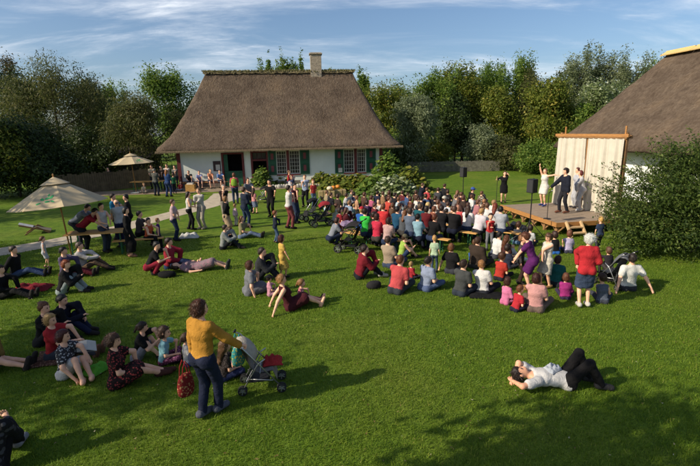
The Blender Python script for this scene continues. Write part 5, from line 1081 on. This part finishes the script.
person(G(176, 241), 'boy in pale pink shirt and jeans standing by the path', 'stand', 15, 1.62, 'm', top='s', tc=(218,182,186), bc=(36,52,84), hair='short', hc=(92,66,44), over=dict(hl=(-.08,.2,.9), hr=(.1,.2,.9)))
person(G(191, 230), 'person in white vest over black standing by the path', 'front', 20, 1.62, 'f', top='v', tc=(222,216,210), bc=(26,26,30), hair='long', hc=DBR)
person(G(203, 229), 'person in cream shirt and pale trousers with folded arms', 'folded', 240, 1.70, 'f', top='l', tc=(214,206,194), bc=(186,174,158), hair='short', hc=(128,100,72), shoe=(200,180,150))
person(G(152, 275), 'person in black t-shirt and crimson trousers squatting', 'squat', 12, 1.68, 'f', top='s', tc=(26,25,28), bc=(160,12,48), hair='bun', hc=BLK)
person(G(170, 268), 'person in crimson jacket and blue jeans with legs stretched', 'ext', 6, 1.76, 'm', top='lj', tc=(170,14,48), bc=(42,62,104), hair='short', hc=DBR, feet=False, over=dict(hl=(-.2,.25,.2), hr=(.1,.35,.24)))
person(G(199, 270), 'person in floral dress lying on the grass', 'supine', 8, 1.68, 'f', top='s', tc=(150,128,132), pat='floral', tc2=(190,110,140), bot='dress', hair='bob', hc=BRN, shoe=(66,70,64))
person(G(224, 249), 'person in light grey hoodie sitting on the lawn', 'knees', 5, 1.70, 'm', top='lj', tc=(150,154,150), bc=(30,32,40), hair='short', hc=(60,45,36))
person(G(230, 246), 'child in brown beside the light grey hoodie', 'cross', 5, 1.15, 'm', True, top='s', tc=(84,66,52), bc=(35,35,42), hair='short', hc=BRN)
person(G(242, 238), 'person in olive top and pale jeans sitting on the lawn', 'ext', 0, 1.66, 'f', top='s', tc=(150,142,98), bc=(110,128,160), hair='long', hc=(125,88,52))
person(G(249, 294), 'person in grey dress sitting with back turned', 'side', 28, 1.68, 'f', top='s', tc=(122,124,132), bot='dress', hair='bob', hc=(84,46,28))
person(G(259, 280), 'person in dark grey jacket with knees up behind the grey dress', 'knees', 0, 1.72, 'm', top='lj', tc=(52,54,58), bc=(36,38,46), hair='short', hc=(52,36,28))
person(G(270, 296), 'small child in pink with black hat', 'cross', 25, .95, 'f', True, top='s', tc=(222,150,172), bc=(200,140,160), hair='hat', hc=DBR, hatc=(30,30,34))
person(G(290, 309), 'person in maroon dress with blond braid leaning back', 'back', 18, 1.66, 'f', top='v', tc=(82,24,34), bot='dress', hair='braid', hc=(165,120,70), feet=False)
person(G(301, 304), 'little girl in pink top beside the maroon dress', 'ext', 20, 1.05, 'f', True, top='v', tc=(205,110,130), bc=(170,40,80), hair='pony', hc=(140,98,58))
person(G(283, 278), 'girl in shiny yellow dress standing on the lawn', 'stand', 35, 1.20, 'f', True, top='s', tc=(226,182,70), bot='aline', hair='bob', hc=(84,42,26), skin=1, over=dict(hr=(.34,.2,.70)))
person(G(276, 243), 'small boy in navy top and jeans standing alone', 'front', 20, 1.12, 'm', True, top='l', tc=(34,42,64), bc=(74,100,136), hair='short', hc=(128,72,40))
# --- standing group before the cottage
person(G(226, 222), 'grey-haired person in dark top near the path end', 'folded', 300, 1.68, 'f', top='s', tc=(54,38,38), bc=(150,140,125), hair='short', hc=(165,160,152))
person(G(228, 238), 'person in black sweater and pale skirt with red bag', 'hips', 30, 1.66, 'f', top='l', tc=(20,20,23), bot='skirt', bc=(190,160,125), hair='bob', hc=(138,98,58))
person(G(236, 226), 'toddler in pale pink holding a hand', 'stand', 60, .90, 'f', True, top='l', tc=(215,180,190), bc=(210,190,195), hair='short', hc=(165,125,80))
person(G(246, 228), 'person in navy top and jeans with green bag', 'stand', 40, 1.74, 'm', top='l', tc=(34,44,66), bc=(46,66,100), hair='short', hc=BRN, over=dict(hr=(.16,.25,.95)))
person(G(250, 213), 'person in grey t-shirt behind the navy top', 'front', 320, 1.78, 'm', top='s', tc=(112,118,128), bc=(52,62,80), hair='short', hc=DBR)
person(G(236, 204), 'person with lime backpack over red top near the green door', 'stand', 100, 1.70, 'f', top='s', tc=(200,70,85), bc=(48,66,96), hair='bob', hc=(112,62,38))
person(G(255, 214), 'girl in pink top and denim skirt by the entrance', 'stand', 60, 1.25, 'f', True, top='s', tc=(220,140,140), bot='skirt', bc=(120,132,165), hair='long', hc=BRN)
person(G(272, 217), 'person all in black with hands at waist before the cottage', 'hips', 250, 1.76, 'm', top='s', tc=(20,19,21), bc=(24,23,25), hair='short', hc=BLK, skin=1)
person(G(290, 229), 'person in white polo and dusty red trousers with folded arms', 'folded', 20, 1.78, 'm', top='s', tc=(222,216,212), bc=(140,62,66), hair='short', hc=DBR)
person(G(296, 223), 'person in dark top and jeans beside the white polo', 'folded', 330, 1.80, 'm', top='s', tc=(88,30,44), bc=(48,62,92), hair='short', hc=DBR)
fa = person(G(292, 212), 'person in white shirt carrying a child on the shoulders', 'stand', 350, 1.80, 'm', top='s', tc=(215,208,205), bc=(60,60,70), hair='short', hc=(150,115,80), over=dict(hl=(-.2,.1,1.38), hr=(.2,.1,1.38), pe=(0,.8,-.6)))
g_ = G(292, 212); person(Vector((g_.x-.10, g_.y+.04, 1.28)), 'child in red riding on the shoulders of the white shirt', 'bench', 350, 1.05, 'm', True, top='l', tc=(190,22,38), bc=(60,70,110), hair='short', hc=(120,84,52), over=dict(pel=(0,0,.42), al=(-.14,.28,.08), ar=(.14,.28,.08), hl=(-.1,.3,.6), hr=(.1,.3,.6)))
person(G(306, 207), 'person in pale blue shirt and black trousers before the window', 'folded', 250, 1.74, 'm', top='s', tc=(166,180,212), bc=(22,22,26), hair='short', hc=(140,100,66))
person(G(314, 207), 'child in red shirt beside the pale blue shirt', 'stand', 300, 1.35, 'm', True, top='s', tc=(200,50,46), bc=(92,120,150), hair='short', hc=(150,95,55))
g_ = G(236, 204); soft_bag(g_+Vector((.02, -.16, 0)), 'lime green backpack on the person near the green door', (150,190,40), (.34,.18,.42), z=1.02, straps=False, name='backpack')
# --- by the cottage wall
HB_ = 'people by the cottage wall'
person(G(157, 196), 'person in grey shirt and dark jeans by the left table', 'front', 80, 1.80, 'm', top='s', tc=(98,98,92), bc=(34,42,60), hair='short', hc=GRY, group=HB_)
person(G(169, 197), 'person in blue top and jeans by the cottage corner', 'front', 70, 1.74, 'f', top='l', tc=(34,70,125), bc=(40,62,110), hair='long', hc=(150,95,45), group=HB_)
person(G(175, 194), 'child in green by the cottage corner', 'stand', 120, 1.3, 'm', True, top='s', tc=(36,110,70), bc=(40,40,60), hair='short', hc=BRN, group=HB_)
person(HP(-.2, -1.4), 'person in brown sitting by the red corner board', 'knees', 300, 1.7, 'm', top='l', tc=(88,76,60), bc=(50,50,60), hair='short', hc=BRN, group=HB_)
person(HP(.45, -1.7), 'child in bright red sitting before the cottage wall', 'cross', 280, 1.2, 'm', True, top='s', tc=(205,38,34), bc=(140,150,170), hair='short', hc=DBR, group=HB_)
for i, (u_, lb, tcx, hcx, sx) in enumerate(((.95, 'bench sitter in dark top by the cottage wall', (38,34,36), BRN, 'f'), (1.6, 'bench sitter in lilac shirt by the cottage wall', (150,155,205), (110,72,48), 'm'), (2.35, 'blond bench sitter in orange and teal by the cottage wall', (215,135,95), (190,155,90), 'f'), (3.05, 'bench sitter in sky blue under the notice board', (112,150,215), DBR, 'm'))):
    person(HP(u_, -.78), lb, 'bench', 285+8*i, 1.72, sx, top='s', tc=tcx, bot='shorts' if i else 'trousers', bc=(62,66,84), hair='short' if i != 2 else 'bob', hc=hcx, group=HB_)
for px, py, lb, tcx in ((163.5, 190, 'person in brown standing behind the left table', (92,70,58)), (169, 189, 'person in white standing behind the left table', (205,196,190)), (177, 189, 'person in grey standing at the wall corner', (120,116,112)), (154, 189, 'person in cream standing under the small parasol', (190,180,150))):
    person(G(px, py), lb, 'front', 270, 1.75, 'm', top='s', tc=tcx, bc=(46,46,56), hair='short', hc=BRN, group=HB_)
person(G(144, 193), 'child in cream sitting under the small parasol', 'cross', 300, 1.2, 'f', True, top='s', tc=(196,186,160), bc=(170,160,140), hair='short', hc=BLD, group=HB_)
person(G(111, 190), 'dark standing person in front of the board fence', 'stand', 280, 1.70, 'm', top='l', tc=(24,24,26), bc=(26,26,30), hair='short', hc=BLK, group=HB_)
# --- nearest rows of the audience
person(G(360, 278), 'person in dark red hoodie with knees up on the lawn', 'knees', 12, 1.76, 'm', top='lj', tc=(135,10,34), bc=(30,32,42), hair='short', hc=(46,28,22), shoe=(200,190,176))
person(G(389, 267), 'person in beige shirt sitting with back turned', 'cross', 45, 1.74, 'm', top='s', tc=(172,150,126), bc=(62,74,104), hair='short', hc=(66,44,32))
person(G(401, 259), 'person in olive cap and lime vest sitting sideways', 'knees', 12, 1.55, 'm', top='v', tc=(165,200,70), bot='shorts', bc=(52,72,120), hair='cap', hc=BRN, hatc=(110,104,78))
person(G(396, 293), 'person in coral polo sitting with back turned', 'cross', 62, 1.78, 'm', top='s', tc=(215,72,76), bc=(58,64,70), hair='short', hc=(110,62,36))
person(G(411, 279), 'baby in red between the coral polo and blue-grey shirt', 'cross', 30, .85, 'm', True, top='l', tc=(190,26,44), bc=(60,60,80), hair='short', hc=BLD)
person(G(425, 290), 'dark-haired person in blue-grey shirt sitting with back turned', 'cross', 42, 1.68, 'f', top='s', tc=(148,160,190), bc=(86,104,146), hair='pony', hc=(36,24,20))
person(G(434, 273), 'blond toddler in white and green shirt standing', 'stand', 70, 1.0, 'm', True, top='s', tc=(215,226,206), pat='stripe', tc2=(150,195,130), bc=(74,94,124), hair='short', hc=(192,146,86))
person(G(332, 245), 'person in grey top and jeans squatting by the black pushchair', 'squat', 25, 1.68, 'f', top='s', tc=(140,144,156), bc=(38,50,78), hair='bob', hc=(64,38,28))
person(G(340, 242), 'child in red dress beside the squatting grey top', 'stand', 40, 1.2, 'f', True, top='s', tc=(150,20,32), bot='dress', hair='bob', hc=DBR)
person(G(451, 273), 'brown-haired girl in black top sitting on the grass', 'cross', 50, 1.58, 'f', top='s', tc=(28,27,30), bc=(60,62,72), hair='bob', hc=(128,82,48), over=dict(hl=(-.4,.02,.05)))
person(G(460, 295), 'person in dark grey t-shirt sitting with back turned', 'cross', 48, 1.74, 'm', top='s', tc=(74,76,76), bc=(52,60,74), hair='short', hc=(52,34,26))
person(G(482, 294), 'boy in plain white t-shirt sitting with back turned', 'cross', 52, 1.58, 'm', top='s', tc=(232,228,224), bc=(40,42,52), hair='short', hc=(160,112,66))
person(G(475, 268), 'person in brown jacket sitting before the white t-shirt boy', 'cross', 40, 1.74, 'm', top='lj', tc=(64,50,40), bc=(60,56,52), hair='short', hc=BRN)
person(G(494, 258), 'dark-haired person in loose white shirt sitting on grass', 'cross', 30, 1.66, 'f', top='l', tc=(234,232,228), bc=(70,72,84), hair='short', hc=BLK)
person(G(504, 264), 'long-haired person with white trousers sitting by the white shirt', 'ext', 5, 1.62, 'f', top='s', tc=(90,46,42), bc=(224,220,216), hair='long', hc=(105,62,38), over=dict(pkl=(0,.1,1), al=(-.1,.55,.08)))
person(G(499, 280), 'child in red and yellow football shirt', 'cross', 48, 1.35, 'm', True, top='s', tc=(192,18,24), pat='stripe', tc2=(205,60,20), bc=(40,40,52), hair='short', hc=(84,52,34))
person(G(507, 269), 'child in navy behind the football shirt', 'cross', 35, 1.25, 'm', True, top='s', tc=(44,50,72), bc=(60,60,70), hair='short', hc=DBR)
person(G(505, 304), 'little girl in pink top left of the plain red shirt', 'cross', 40, 1.08, 'f', True, top='l', tc=(232,120,170), bc=(225,110,160), hair='bob', hc=(72,40,30), hatc=(210,40,80))
person(G(515, 311), 'small boy in plain red shirt next to pink girl', 'cross', 35, 1.08, 'm', True, top='s', tc=(206,16,40), bc=(40,40,60), hair='short', hc=(116,68,40))
person(G(535, 311), 'person in pale pink blouse with shoulder strap', 'cross', 62, 1.62, 'f', top='s', tc=(222,156,152), bc=(120,100,90), hair='bob', hc=(66,30,24))
person(G(529, 290), 'curly-haired person in purple dress bending forward', 'lean', 150, 1.48, 'f', top='s', tc=(98,22,104), bot='dress', hair='curly', hc=(96,56,36), over=dict(tor=(0,.35,1), hd=(0,.5,1), hl=(-.1,.45,.80), hr=(.12,.45,.86), look=(0,1,-.8)), shoe=(165,120,60))
person(G(545, 288), 'person in cream skirt and white top behind the purple dress', 'front', 200, 1.44, 'f', top='v', tc=(225,218,205), bot='skirt', bc=(215,206,188), hair='curly', hc=(96,64,42), shoe=(170,125,70))
person(G(519, 284), 'child in dark grey hugged by the purple dress', 'stand', 330, 1.22, 'm', True, top='l', tc=(78,72,72), bc=(66,46,38), hair='short', hc=(150,105,68))
person(G(554, 286), 'person in teal top sitting before the red cardigan', 'cross', 68, 1.5, 'f', top='s', tc=(14,104,100), bc=(40,44,54), hair='bob', hc=(66,34,26))
person(G(565, 299), 'child in magenta hooded jacket', 'cross', 72, 1.12, 'f', True, top='lj', tc=(176,26,128), bc=(60,50,80), hair='bob', hc=(108,66,44))
person(G(583, 307), 'white-haired person in red cardigan and denim skirt standing', 'stand', 78, 1.60, 'f', top='lj', tc=(208,14,34), bot='skirt', bc=(62,78,108), hair='curly', hc=(222,220,212), shoe=(222,214,204), over=dict(hl=(-.16,.2,1.0), hr=(.16,.2,1.0)))
person(G(602, 303), 'child in striped grey tank top beside the red cardigan', 'cross', 70, 1.25, 'm', True, top='v', tc=(112,122,142), pat='stripe', tc2=(80,88,108), bc=(66,70,84), hair='short', hc=BRN)
person(G(607, 281), 'child in dark clothes seated in the grey buggy', 'bench', 100, 1.05, 'f', True, top='l', tc=(52,46,52), bc=(70,62,60), hair='bob', hc=(96,62,42), over=dict(pel=(0,0,.62), al=(-.1,.36,.3), ar=(.1,.36,.3), hl=(-.12,.3,.75), hr=(.12,.3,.75)))
person(G(627, 290), 'person in white t-shirt leaning back on both hands at right', 'back', 88, 1.76, 'm', top='s', tc=(232,230,222), bc=(60,62,70), hair='short', hc=(50,40,34), over=dict(tor=(0,-.12,1), hl=(-.40,-.26,.05), hr=(.42,-.30,.05), al=(-.12,.6,.08), ar=(.12,.56,.08)))
person(G(598, 252), 'blond child in navy t-shirt standing near the steps', 'stand', 95, 1.12, 'm', True, top='s', tc=(46,62,92), bc=(60,60,72), hair='short', hc=(208,164,92))
person(G(568, 253), 'child in lilac shirt sitting before the stage steps', 'cross', 85, 1.28, 'f', True, top='s', tc=(198,184,218), bc=(70,70,90), hair='bob', hc=(112,68,46))
person(G(555, 254), 'child in black top and blue trousers near the stage', 'cross', 85, 1.28, 'f', True, top='v', tc=(26,26,30), bc=(20,110,205), hair='bob', hc=(60,36,28))
person(G(529, 247), 'boy in white t-shirt before the stage monitor', 'cross', 60, 1.35, 'm', True, top='s', tc=(230,228,224), bc=(60,62,74), hair='short', hc=DBR)
person(G(516, 244), 'child in dark grey before the stage monitor', 'cross', 70, 1.35, 'm', True, top='s', tc=(70,74,84), bc=(110,150,190), hair='short', hc=(72,44,32))
person(G(489, 250), 'boy in red vest over grey sleeves standing among the audience', 'folded', 250, 1.18, 'm', True, top='s', tc=(205,18,28), pat=None, bc=(130,130,134), hair='short', hc=(66,42,32))
person(G(473, 261), 'child in dark grey in front of the brown jacket', 'cross', 60, 1.2, 'm', True, top='s', tc=(74,76,78), bc=(40,90,170), hair='short', hc=(100,66,44))
# --- bench sitters: x, row of the ground under them, label, shirt, hair, hair colour, sex, sleeves
BG = 'people on the audience benches'
BS = [(366,248,'bench sitter in vivid green shirt',(40,205,62),'short',DBR,'m','s'), (361,243,'bench sitter in royal blue top with red cap',(10,92,178),'cap',BLD,'m','l'), (371,249,'bench sitter in charcoal squeezed behind the green shirt',(48,42,42),'short',DBR,'f','l'),
 (377,253,'bench sitter in magenta red top',(214,16,66),'bob',(72,40,30),'f','l'), (387,256,'bench sitter in dusty pink t-shirt',(204,164,158),'bob',(58,36,28),'f','s'), (384,241,'bench sitter in scarlet shirt with light brown hair',(216,28,36),'short',(112,70,44),'m','s'),
 (396,244,'bench sitter in petrol blue shirt',(18,82,118),'short',BLK,'m','s'), (402,246,'bench sitter with long brown hair and grey jacket',(88,92,98),'long',(122,76,44),'f','l'), (410,248,'bench sitter in slate blue jacket',(98,112,134),'short',(72,56,46),'m','l'),
 (418,239,'bench sitter in dark teal shirt',(4,92,104),'short',(92,72,54),'m','s'), (418,252,'bench sitter in light blue top and jeans, dark hair',(134,176,194),'short',BLK,'f','s'), (425,243,'bench sitter in maroon next to black top',(110,20,30),'bob',DBR,'f','l'),
 (431,252,'auburn-haired bench sitter in black top',(24,22,25),'bun',(108,56,34),'f','s'), (441,243,'dark-haired bench sitter in black jacket, left of pair',(28,27,32),'short',(44,28,24),'m','l'), (452,245,'bench sitter in black jacket, right of pair',(26,25,28),'short',(80,52,38),'m','l'),
 (458,239,'bench sitter in coral hooded top',(240,84,88),'bob',(186,130,104),'f','l'), (466,242,'bench sitter in white blouse with dark hair',(232,228,228),'long',(60,38,28),'f','l'), (477,245,'blond bench sitter in long white coat with red collar',(226,214,222),'short',(178,136,84),'f','l'),
 (486,238,'bench sitter in white shirt left of the red-haired one',(230,228,226),'short',(98,66,46),'m','s'), (492,240,'red-haired bench sitter in white top',(220,214,212),'long',(120,50,28),'f','s'), (500,244,'bench sitter in light grey t-shirt at the stage end',(176,180,190),'short',(30,24,24),'m','s')]
for i, (x, y, lb, tcx, hs, hcx, sx, sl) in enumerate(BS):
    person(G(x, y), lb, 'bench', 50+(i*29 % 17)-8, 1.72 if sx == 'm' else 1.66, sx, top=sl if i != 17 else 'lc', tc=tcx, bc=[JEAN, (36,38,46), NAVY, (70,66,62)][i % 4], hair=hs, hc=hcx, hatc=(200,24,44), group=BG)
# --- deeper rows on the grass; x, ground row, label, shirt, hair style, hair colour, child?, pose
DGp = 'people sitting deep in the audience'
DR = [(379,218,'person in checked pale shirt facing back towards the camera',(200,200,204),'short',(92,60,42),0,'cross','check'), (397,216,'person in light blue plaid shirt deep in the crowd',(150,190,214),'short',(120,80,52),0,'cross','check'), (414,213,'person in white t-shirt below the pale-leaved plants',(232,228,222),'bob',BRN,0,'cross',None),
 (426,223,'person with long pale blond hair in the crowd',(190,180,166),'long',(206,176,116),0,'cross',None), (427,204,'person in salmon red t-shirt at the far edge of the crowd',(206,62,68),'short',(110,70,48),0,'cross',None), (420,198,'person in navy at the very back below the pale-leaved plants',(30,34,52),'short',(110,80,60),0,'knees',None),
 (388,208,'person in dark brown top before the pumpkin vines',(62,42,38),'bob',(80,48,34),0,'cross',None), (401,207,'person in wine red top before the pale-leaved plants',(112,40,48),'short',(92,60,44),0,'cross',None), (369,213,'person in pink top holding a child at the back rows',(200,90,130),'bob',(84,46,34),0,'cross',None),
 (376,208,'person in navy right of the pink top',(38,42,66),'short',DBR,0,'cross',None), (383,209,'person in tan top left of the dark brown top',(160,120,84),'short',(90,62,44),0,'cross',None), (406,210,'person in mid blue right of the plaid shirt',(64,92,140),'short',BRN,0,'cross',None),
 (409,215,'person in rust brown top beside the white t-shirt',(120,66,44),'bob',(84,52,36),0,'cross',None), (420,215,'person in dark navy between white t-shirt and pale blond hair',(40,44,60),'short',DBR,0,'cross',None), (432,214,'person in black left of the white cap',(30,28,30),'bob',(66,42,32),0,'cross',None),
 (443,200,'person in black at the back, left of the speaker pole',(34,33,38),'short',BRN,0,'cross',None), (448,206,'person in dark top with red bag near the speaker pole',(36,30,34),'bob',(72,46,34),0,'cross',None), (455,207,'person in beige just left of the speaker pole',(168,140,112),'long',(128,88,60),0,'cross',None),
 (460,210,'person in dark red beside the speaker pole',(120,34,40),'short',(98,64,46),0,'cross',None), (470,212,'person in bright white shirt right of the speaker pole',(236,232,230),'short',(96,60,44),0,'cross',None), (469,205,'person in black with blue cap behind the white shirt',(30,30,34),'cap',BRN,0,'cross',None),
 (479,208,'person in camouflage brown top at the far right of the crowd',(104,82,60),'short',(110,74,52),0,'cross','camo'), (484,218,'person in cream top near the end of the crowd',(222,206,184),'short',(168,120,80),0,'cross',None), (442,216,'person with white cap in the middle of the crowd',(70,70,80),'cap',BRN,0,'cross',None),
 (448,221,'person in white shirt with blue print mid crowd',(206,212,230),'short',(80,54,42),0,'cross','floral'), (437,205,'person in dark grey at the back right of salmon shirt',(70,70,76),'short',BRN,0,'cross',None), (435,219,'person in pale top left of the blue print shirt',(214,206,196),'bob',(96,62,44),0,'cross',None),
 (457,217,'brown-haired person above the coral hooded top',(72,48,44),'long',(92,56,38),0,'cross',None), (463,215,'person in dark brown before the bright white shirt',(66,50,44),'bob',(84,52,38),0,'cross',None), (453,212,'person in grey between beige and blue print shirts',(122,120,124),'short',(76,50,38),0,'cross',None),
 (438,225,'brown-haired person above the black jackets',(52,46,48),'bob',(98,58,38),0,'cross',None), (432,228,'person in orange-brown above the auburn hair',(150,84,60),'bob',(112,66,42),0,'cross',None), (446,229,'person in white and navy before the black jackets',(190,192,204),'short',DBR,0,'cross','stripe'),
 (321,209,'child in turquoise at the left end of the crowd',(120,170,180),'short',(110,78,54),1,'cross',None), (326,216,'child with straw hat in pale blue',(176,204,226),'hat',BLD,1,'cross',None), (330,210,'person in black left of the bales',(34,34,44),'short',BRN,0,'cross',None),
 (337,212,'person in dark brown before the straw bales',(66,52,46),'bob',(72,48,36),0,'cross',None), (345,210,'person in light grey before the pumpkin vine',(196,196,200),'short',(66,44,34),0,'cross',None), (349,205,'person in green-grey at the back by the pumpkin vine',(110,120,100),'short',BRN,0,'cross',None),
 (326,207,'person in sand top behind the straw hat child',(170,150,116),'short',(120,86,56),0,'cross',None), (335,224,'person in white with green sash near the pushchairs',(222,226,218),'short',(100,62,42),0,'cross',None), (343,228,'person in dark wine dress near the pushchairs',(92,22,34),'long',(86,48,34),0,'cross',None),
 (357,222,'bare-shouldered child standing before the blue top',(206,150,112),'short',(140,92,58),1,'stand',None), (353,209,'person in dark blue below the pumpkin vine',(44,50,76),'short',DBR,0,'cross',None), (362,209,'person in brown left of the pink top',(96,66,54),'bob',(90,54,38),0,'cross',None),
 (353,217,'baby in pale mint on the grass',(150,206,190),'short',BLD,1,'cross',None), (347,219,'person in washed blue beside the baby',(150,172,200),'short',(150,110,74),0,'cross',None), (366,219,'person in dark violet behind the red cap',(80,50,92),'bob',DBR,0,'cross',None),
 (373,223,'person in maroon behind the charcoal top',(112,32,44),'short',(84,52,40),0,'cross',None), (391,222,'person in brown behind the scarlet shirt',(104,74,56),'bob',(110,70,46),0,'cross',None), (386,216,'person in orange-red right of the checked shirt',(206,64,44),'short',(104,64,44),0,'cross',None),
 (404,226,'person in pale grey behind the petrol shirt',(192,190,196),'short',(66,50,44),0,'cross',None), (411,224,'person in ash grey behind the slate jacket',(150,150,156),'bob',(100,64,46),0,'cross',None), (392,211,'person in black below the pumpkin vine middle',(36,32,38),'short',DBR,0,'cross',None),
 (415,206,'person in brown left of salmon red t-shirt',(92,62,50),'bob',(76,48,36),0,'cross',None), (424,213,'person in blue below salmon red t-shirt',(60,84,128),'short',BRN,0,'cross',None), (474,219,'person in rose behind the white blouse',(190,120,126),'bob',(104,66,46),0,'cross',None),
 (481,223,'person in grey behind the blond white coat',(140,140,146),'short',(118,80,54),0,'cross',None), (491,221,'person in white at the stage end of the crowd',(226,222,216),'short',(170,130,90),0,'cross',None), (466,222,'person in dark grey behind the coral top',(84,80,84),'bob',(78,50,38),0,'cross',None),
 (398,224,'person in navy behind the petrol shirt',(46,54,84),'short',(78,52,40),0,'cross',None), (379,228,'person in burgundy between magenta and scarlet tops',(124,28,40),'bob',DBR,0,'cross',None), (452,226,'person in tan behind the black jackets',(166,128,98),'short',(90,58,42),0,'cross',None)]
for i, (x, y, lb, tcx, hs, hcx, kd, ps, pt_) in enumerate(DR):
    person(G(x, y), lb, ('cross', 'knees', 'cross', 'side')[i % 4] if ps == 'cross' else ps, 255 if i == 0 else 22+(i*41 % 37)-12, 1.74-.03*(i*7 % 5) if not kd else 1.08, 'mf'[hs in ('bob', 'long')], bool(kd), top='sl'[i % 2], tc=tcx, bc=[JEAN, (44,44,52), (80,76,70), NAVY][i % 4], hair=hs, hc=hcx, hatc=(60,100,190) if 'blue cap' in lb else (222,214,196), pat=pt_, group=DGp)
# --- on and by the stage
person(G(543, 206, DECK), 'dancer in short white dress with one arm raised on stage', 'stand', 205, 1.66, 'f', top='v', tc=(232,226,216), bot='dress', hair='bun', hc=(120,84,56), shoe=(60,80,160), var=1, over=dict(hl=(-.62,-.22,1.42), hr=(.16,.24,1.95), per=(.6,.2,0), look=(0,1,.2), al=(-.14,.05,.08), ar=(.13,-.06,.08), hdirr=(0,0,.5)))
person(G(563, 213, DECK), 'performer in dark jacket and jeans with long dark hair on stage', 'stand', 190, 1.78, 'm', top='lj', tc=(32,36,52), bc=(42,42,50), hair='curly', hc=(36,24,22), shoe=(120,70,50), var=1, over=dict(hr=(.38,.32,.98), al=(-.10,-.10,.08), ar=(.10,.10,.08)))
person(G(580, 211, DECK), 'performer in baggy white suit with red scarf on stage', 'stand', 165, 1.74, 'm', top='lj', tc=(212,210,214), bc=(206,204,206), hair='bob', hc=(100,34,32), shoe=(220,218,214), over=dict(tor=(0,.2,1), hl=(-.2,.25,.9)))
person(G(575, 208, DECK), 'second performer in pale grey suit behind the white suit', 'stand', 170, 1.70, 'f', top='lj', tc=(196,196,206), bc=(196,196,204), hair='short', hc=(84,34,32), shoe=(64,62,70))
person(G(503, 203), 'singer in black dress with hands at the head beside the stage', 'stand', 255, 1.66, 'f', top='s', tc=(24,22,25), bot='dress', hair='bob', hc=(92,44,34), shoe=(60,40,36), over=dict(hl=(-.22,.12,1.52), hr=(.40,.12,1.42), pe=(0,-.2,-.3)))
# --- lying man, bottom right
lm = person(G(563, 386), 'person in white t-shirt and black trousers lying with hands under the head', 'headrest', -3, 1.80, 'm', top='s', tc=(222,218,214), bc=(24,22,24), hair='short', hc=(40,26,22), shoe=(60,58,58), skin=1, var=1, over=dict(al=(-.10,.40,.09), ar=(.12,.50,.09)))
cw = crumpled(G(551, 384), .26, .2, .08, (190,196,206), 'pale cloth bundle on the belly of the lying person', name='cloth_bundle', cat='cloth', yaw=30); cw.location.z = .25
print('PEOPLE', PEOPLE, 'GEO', len(GEO))
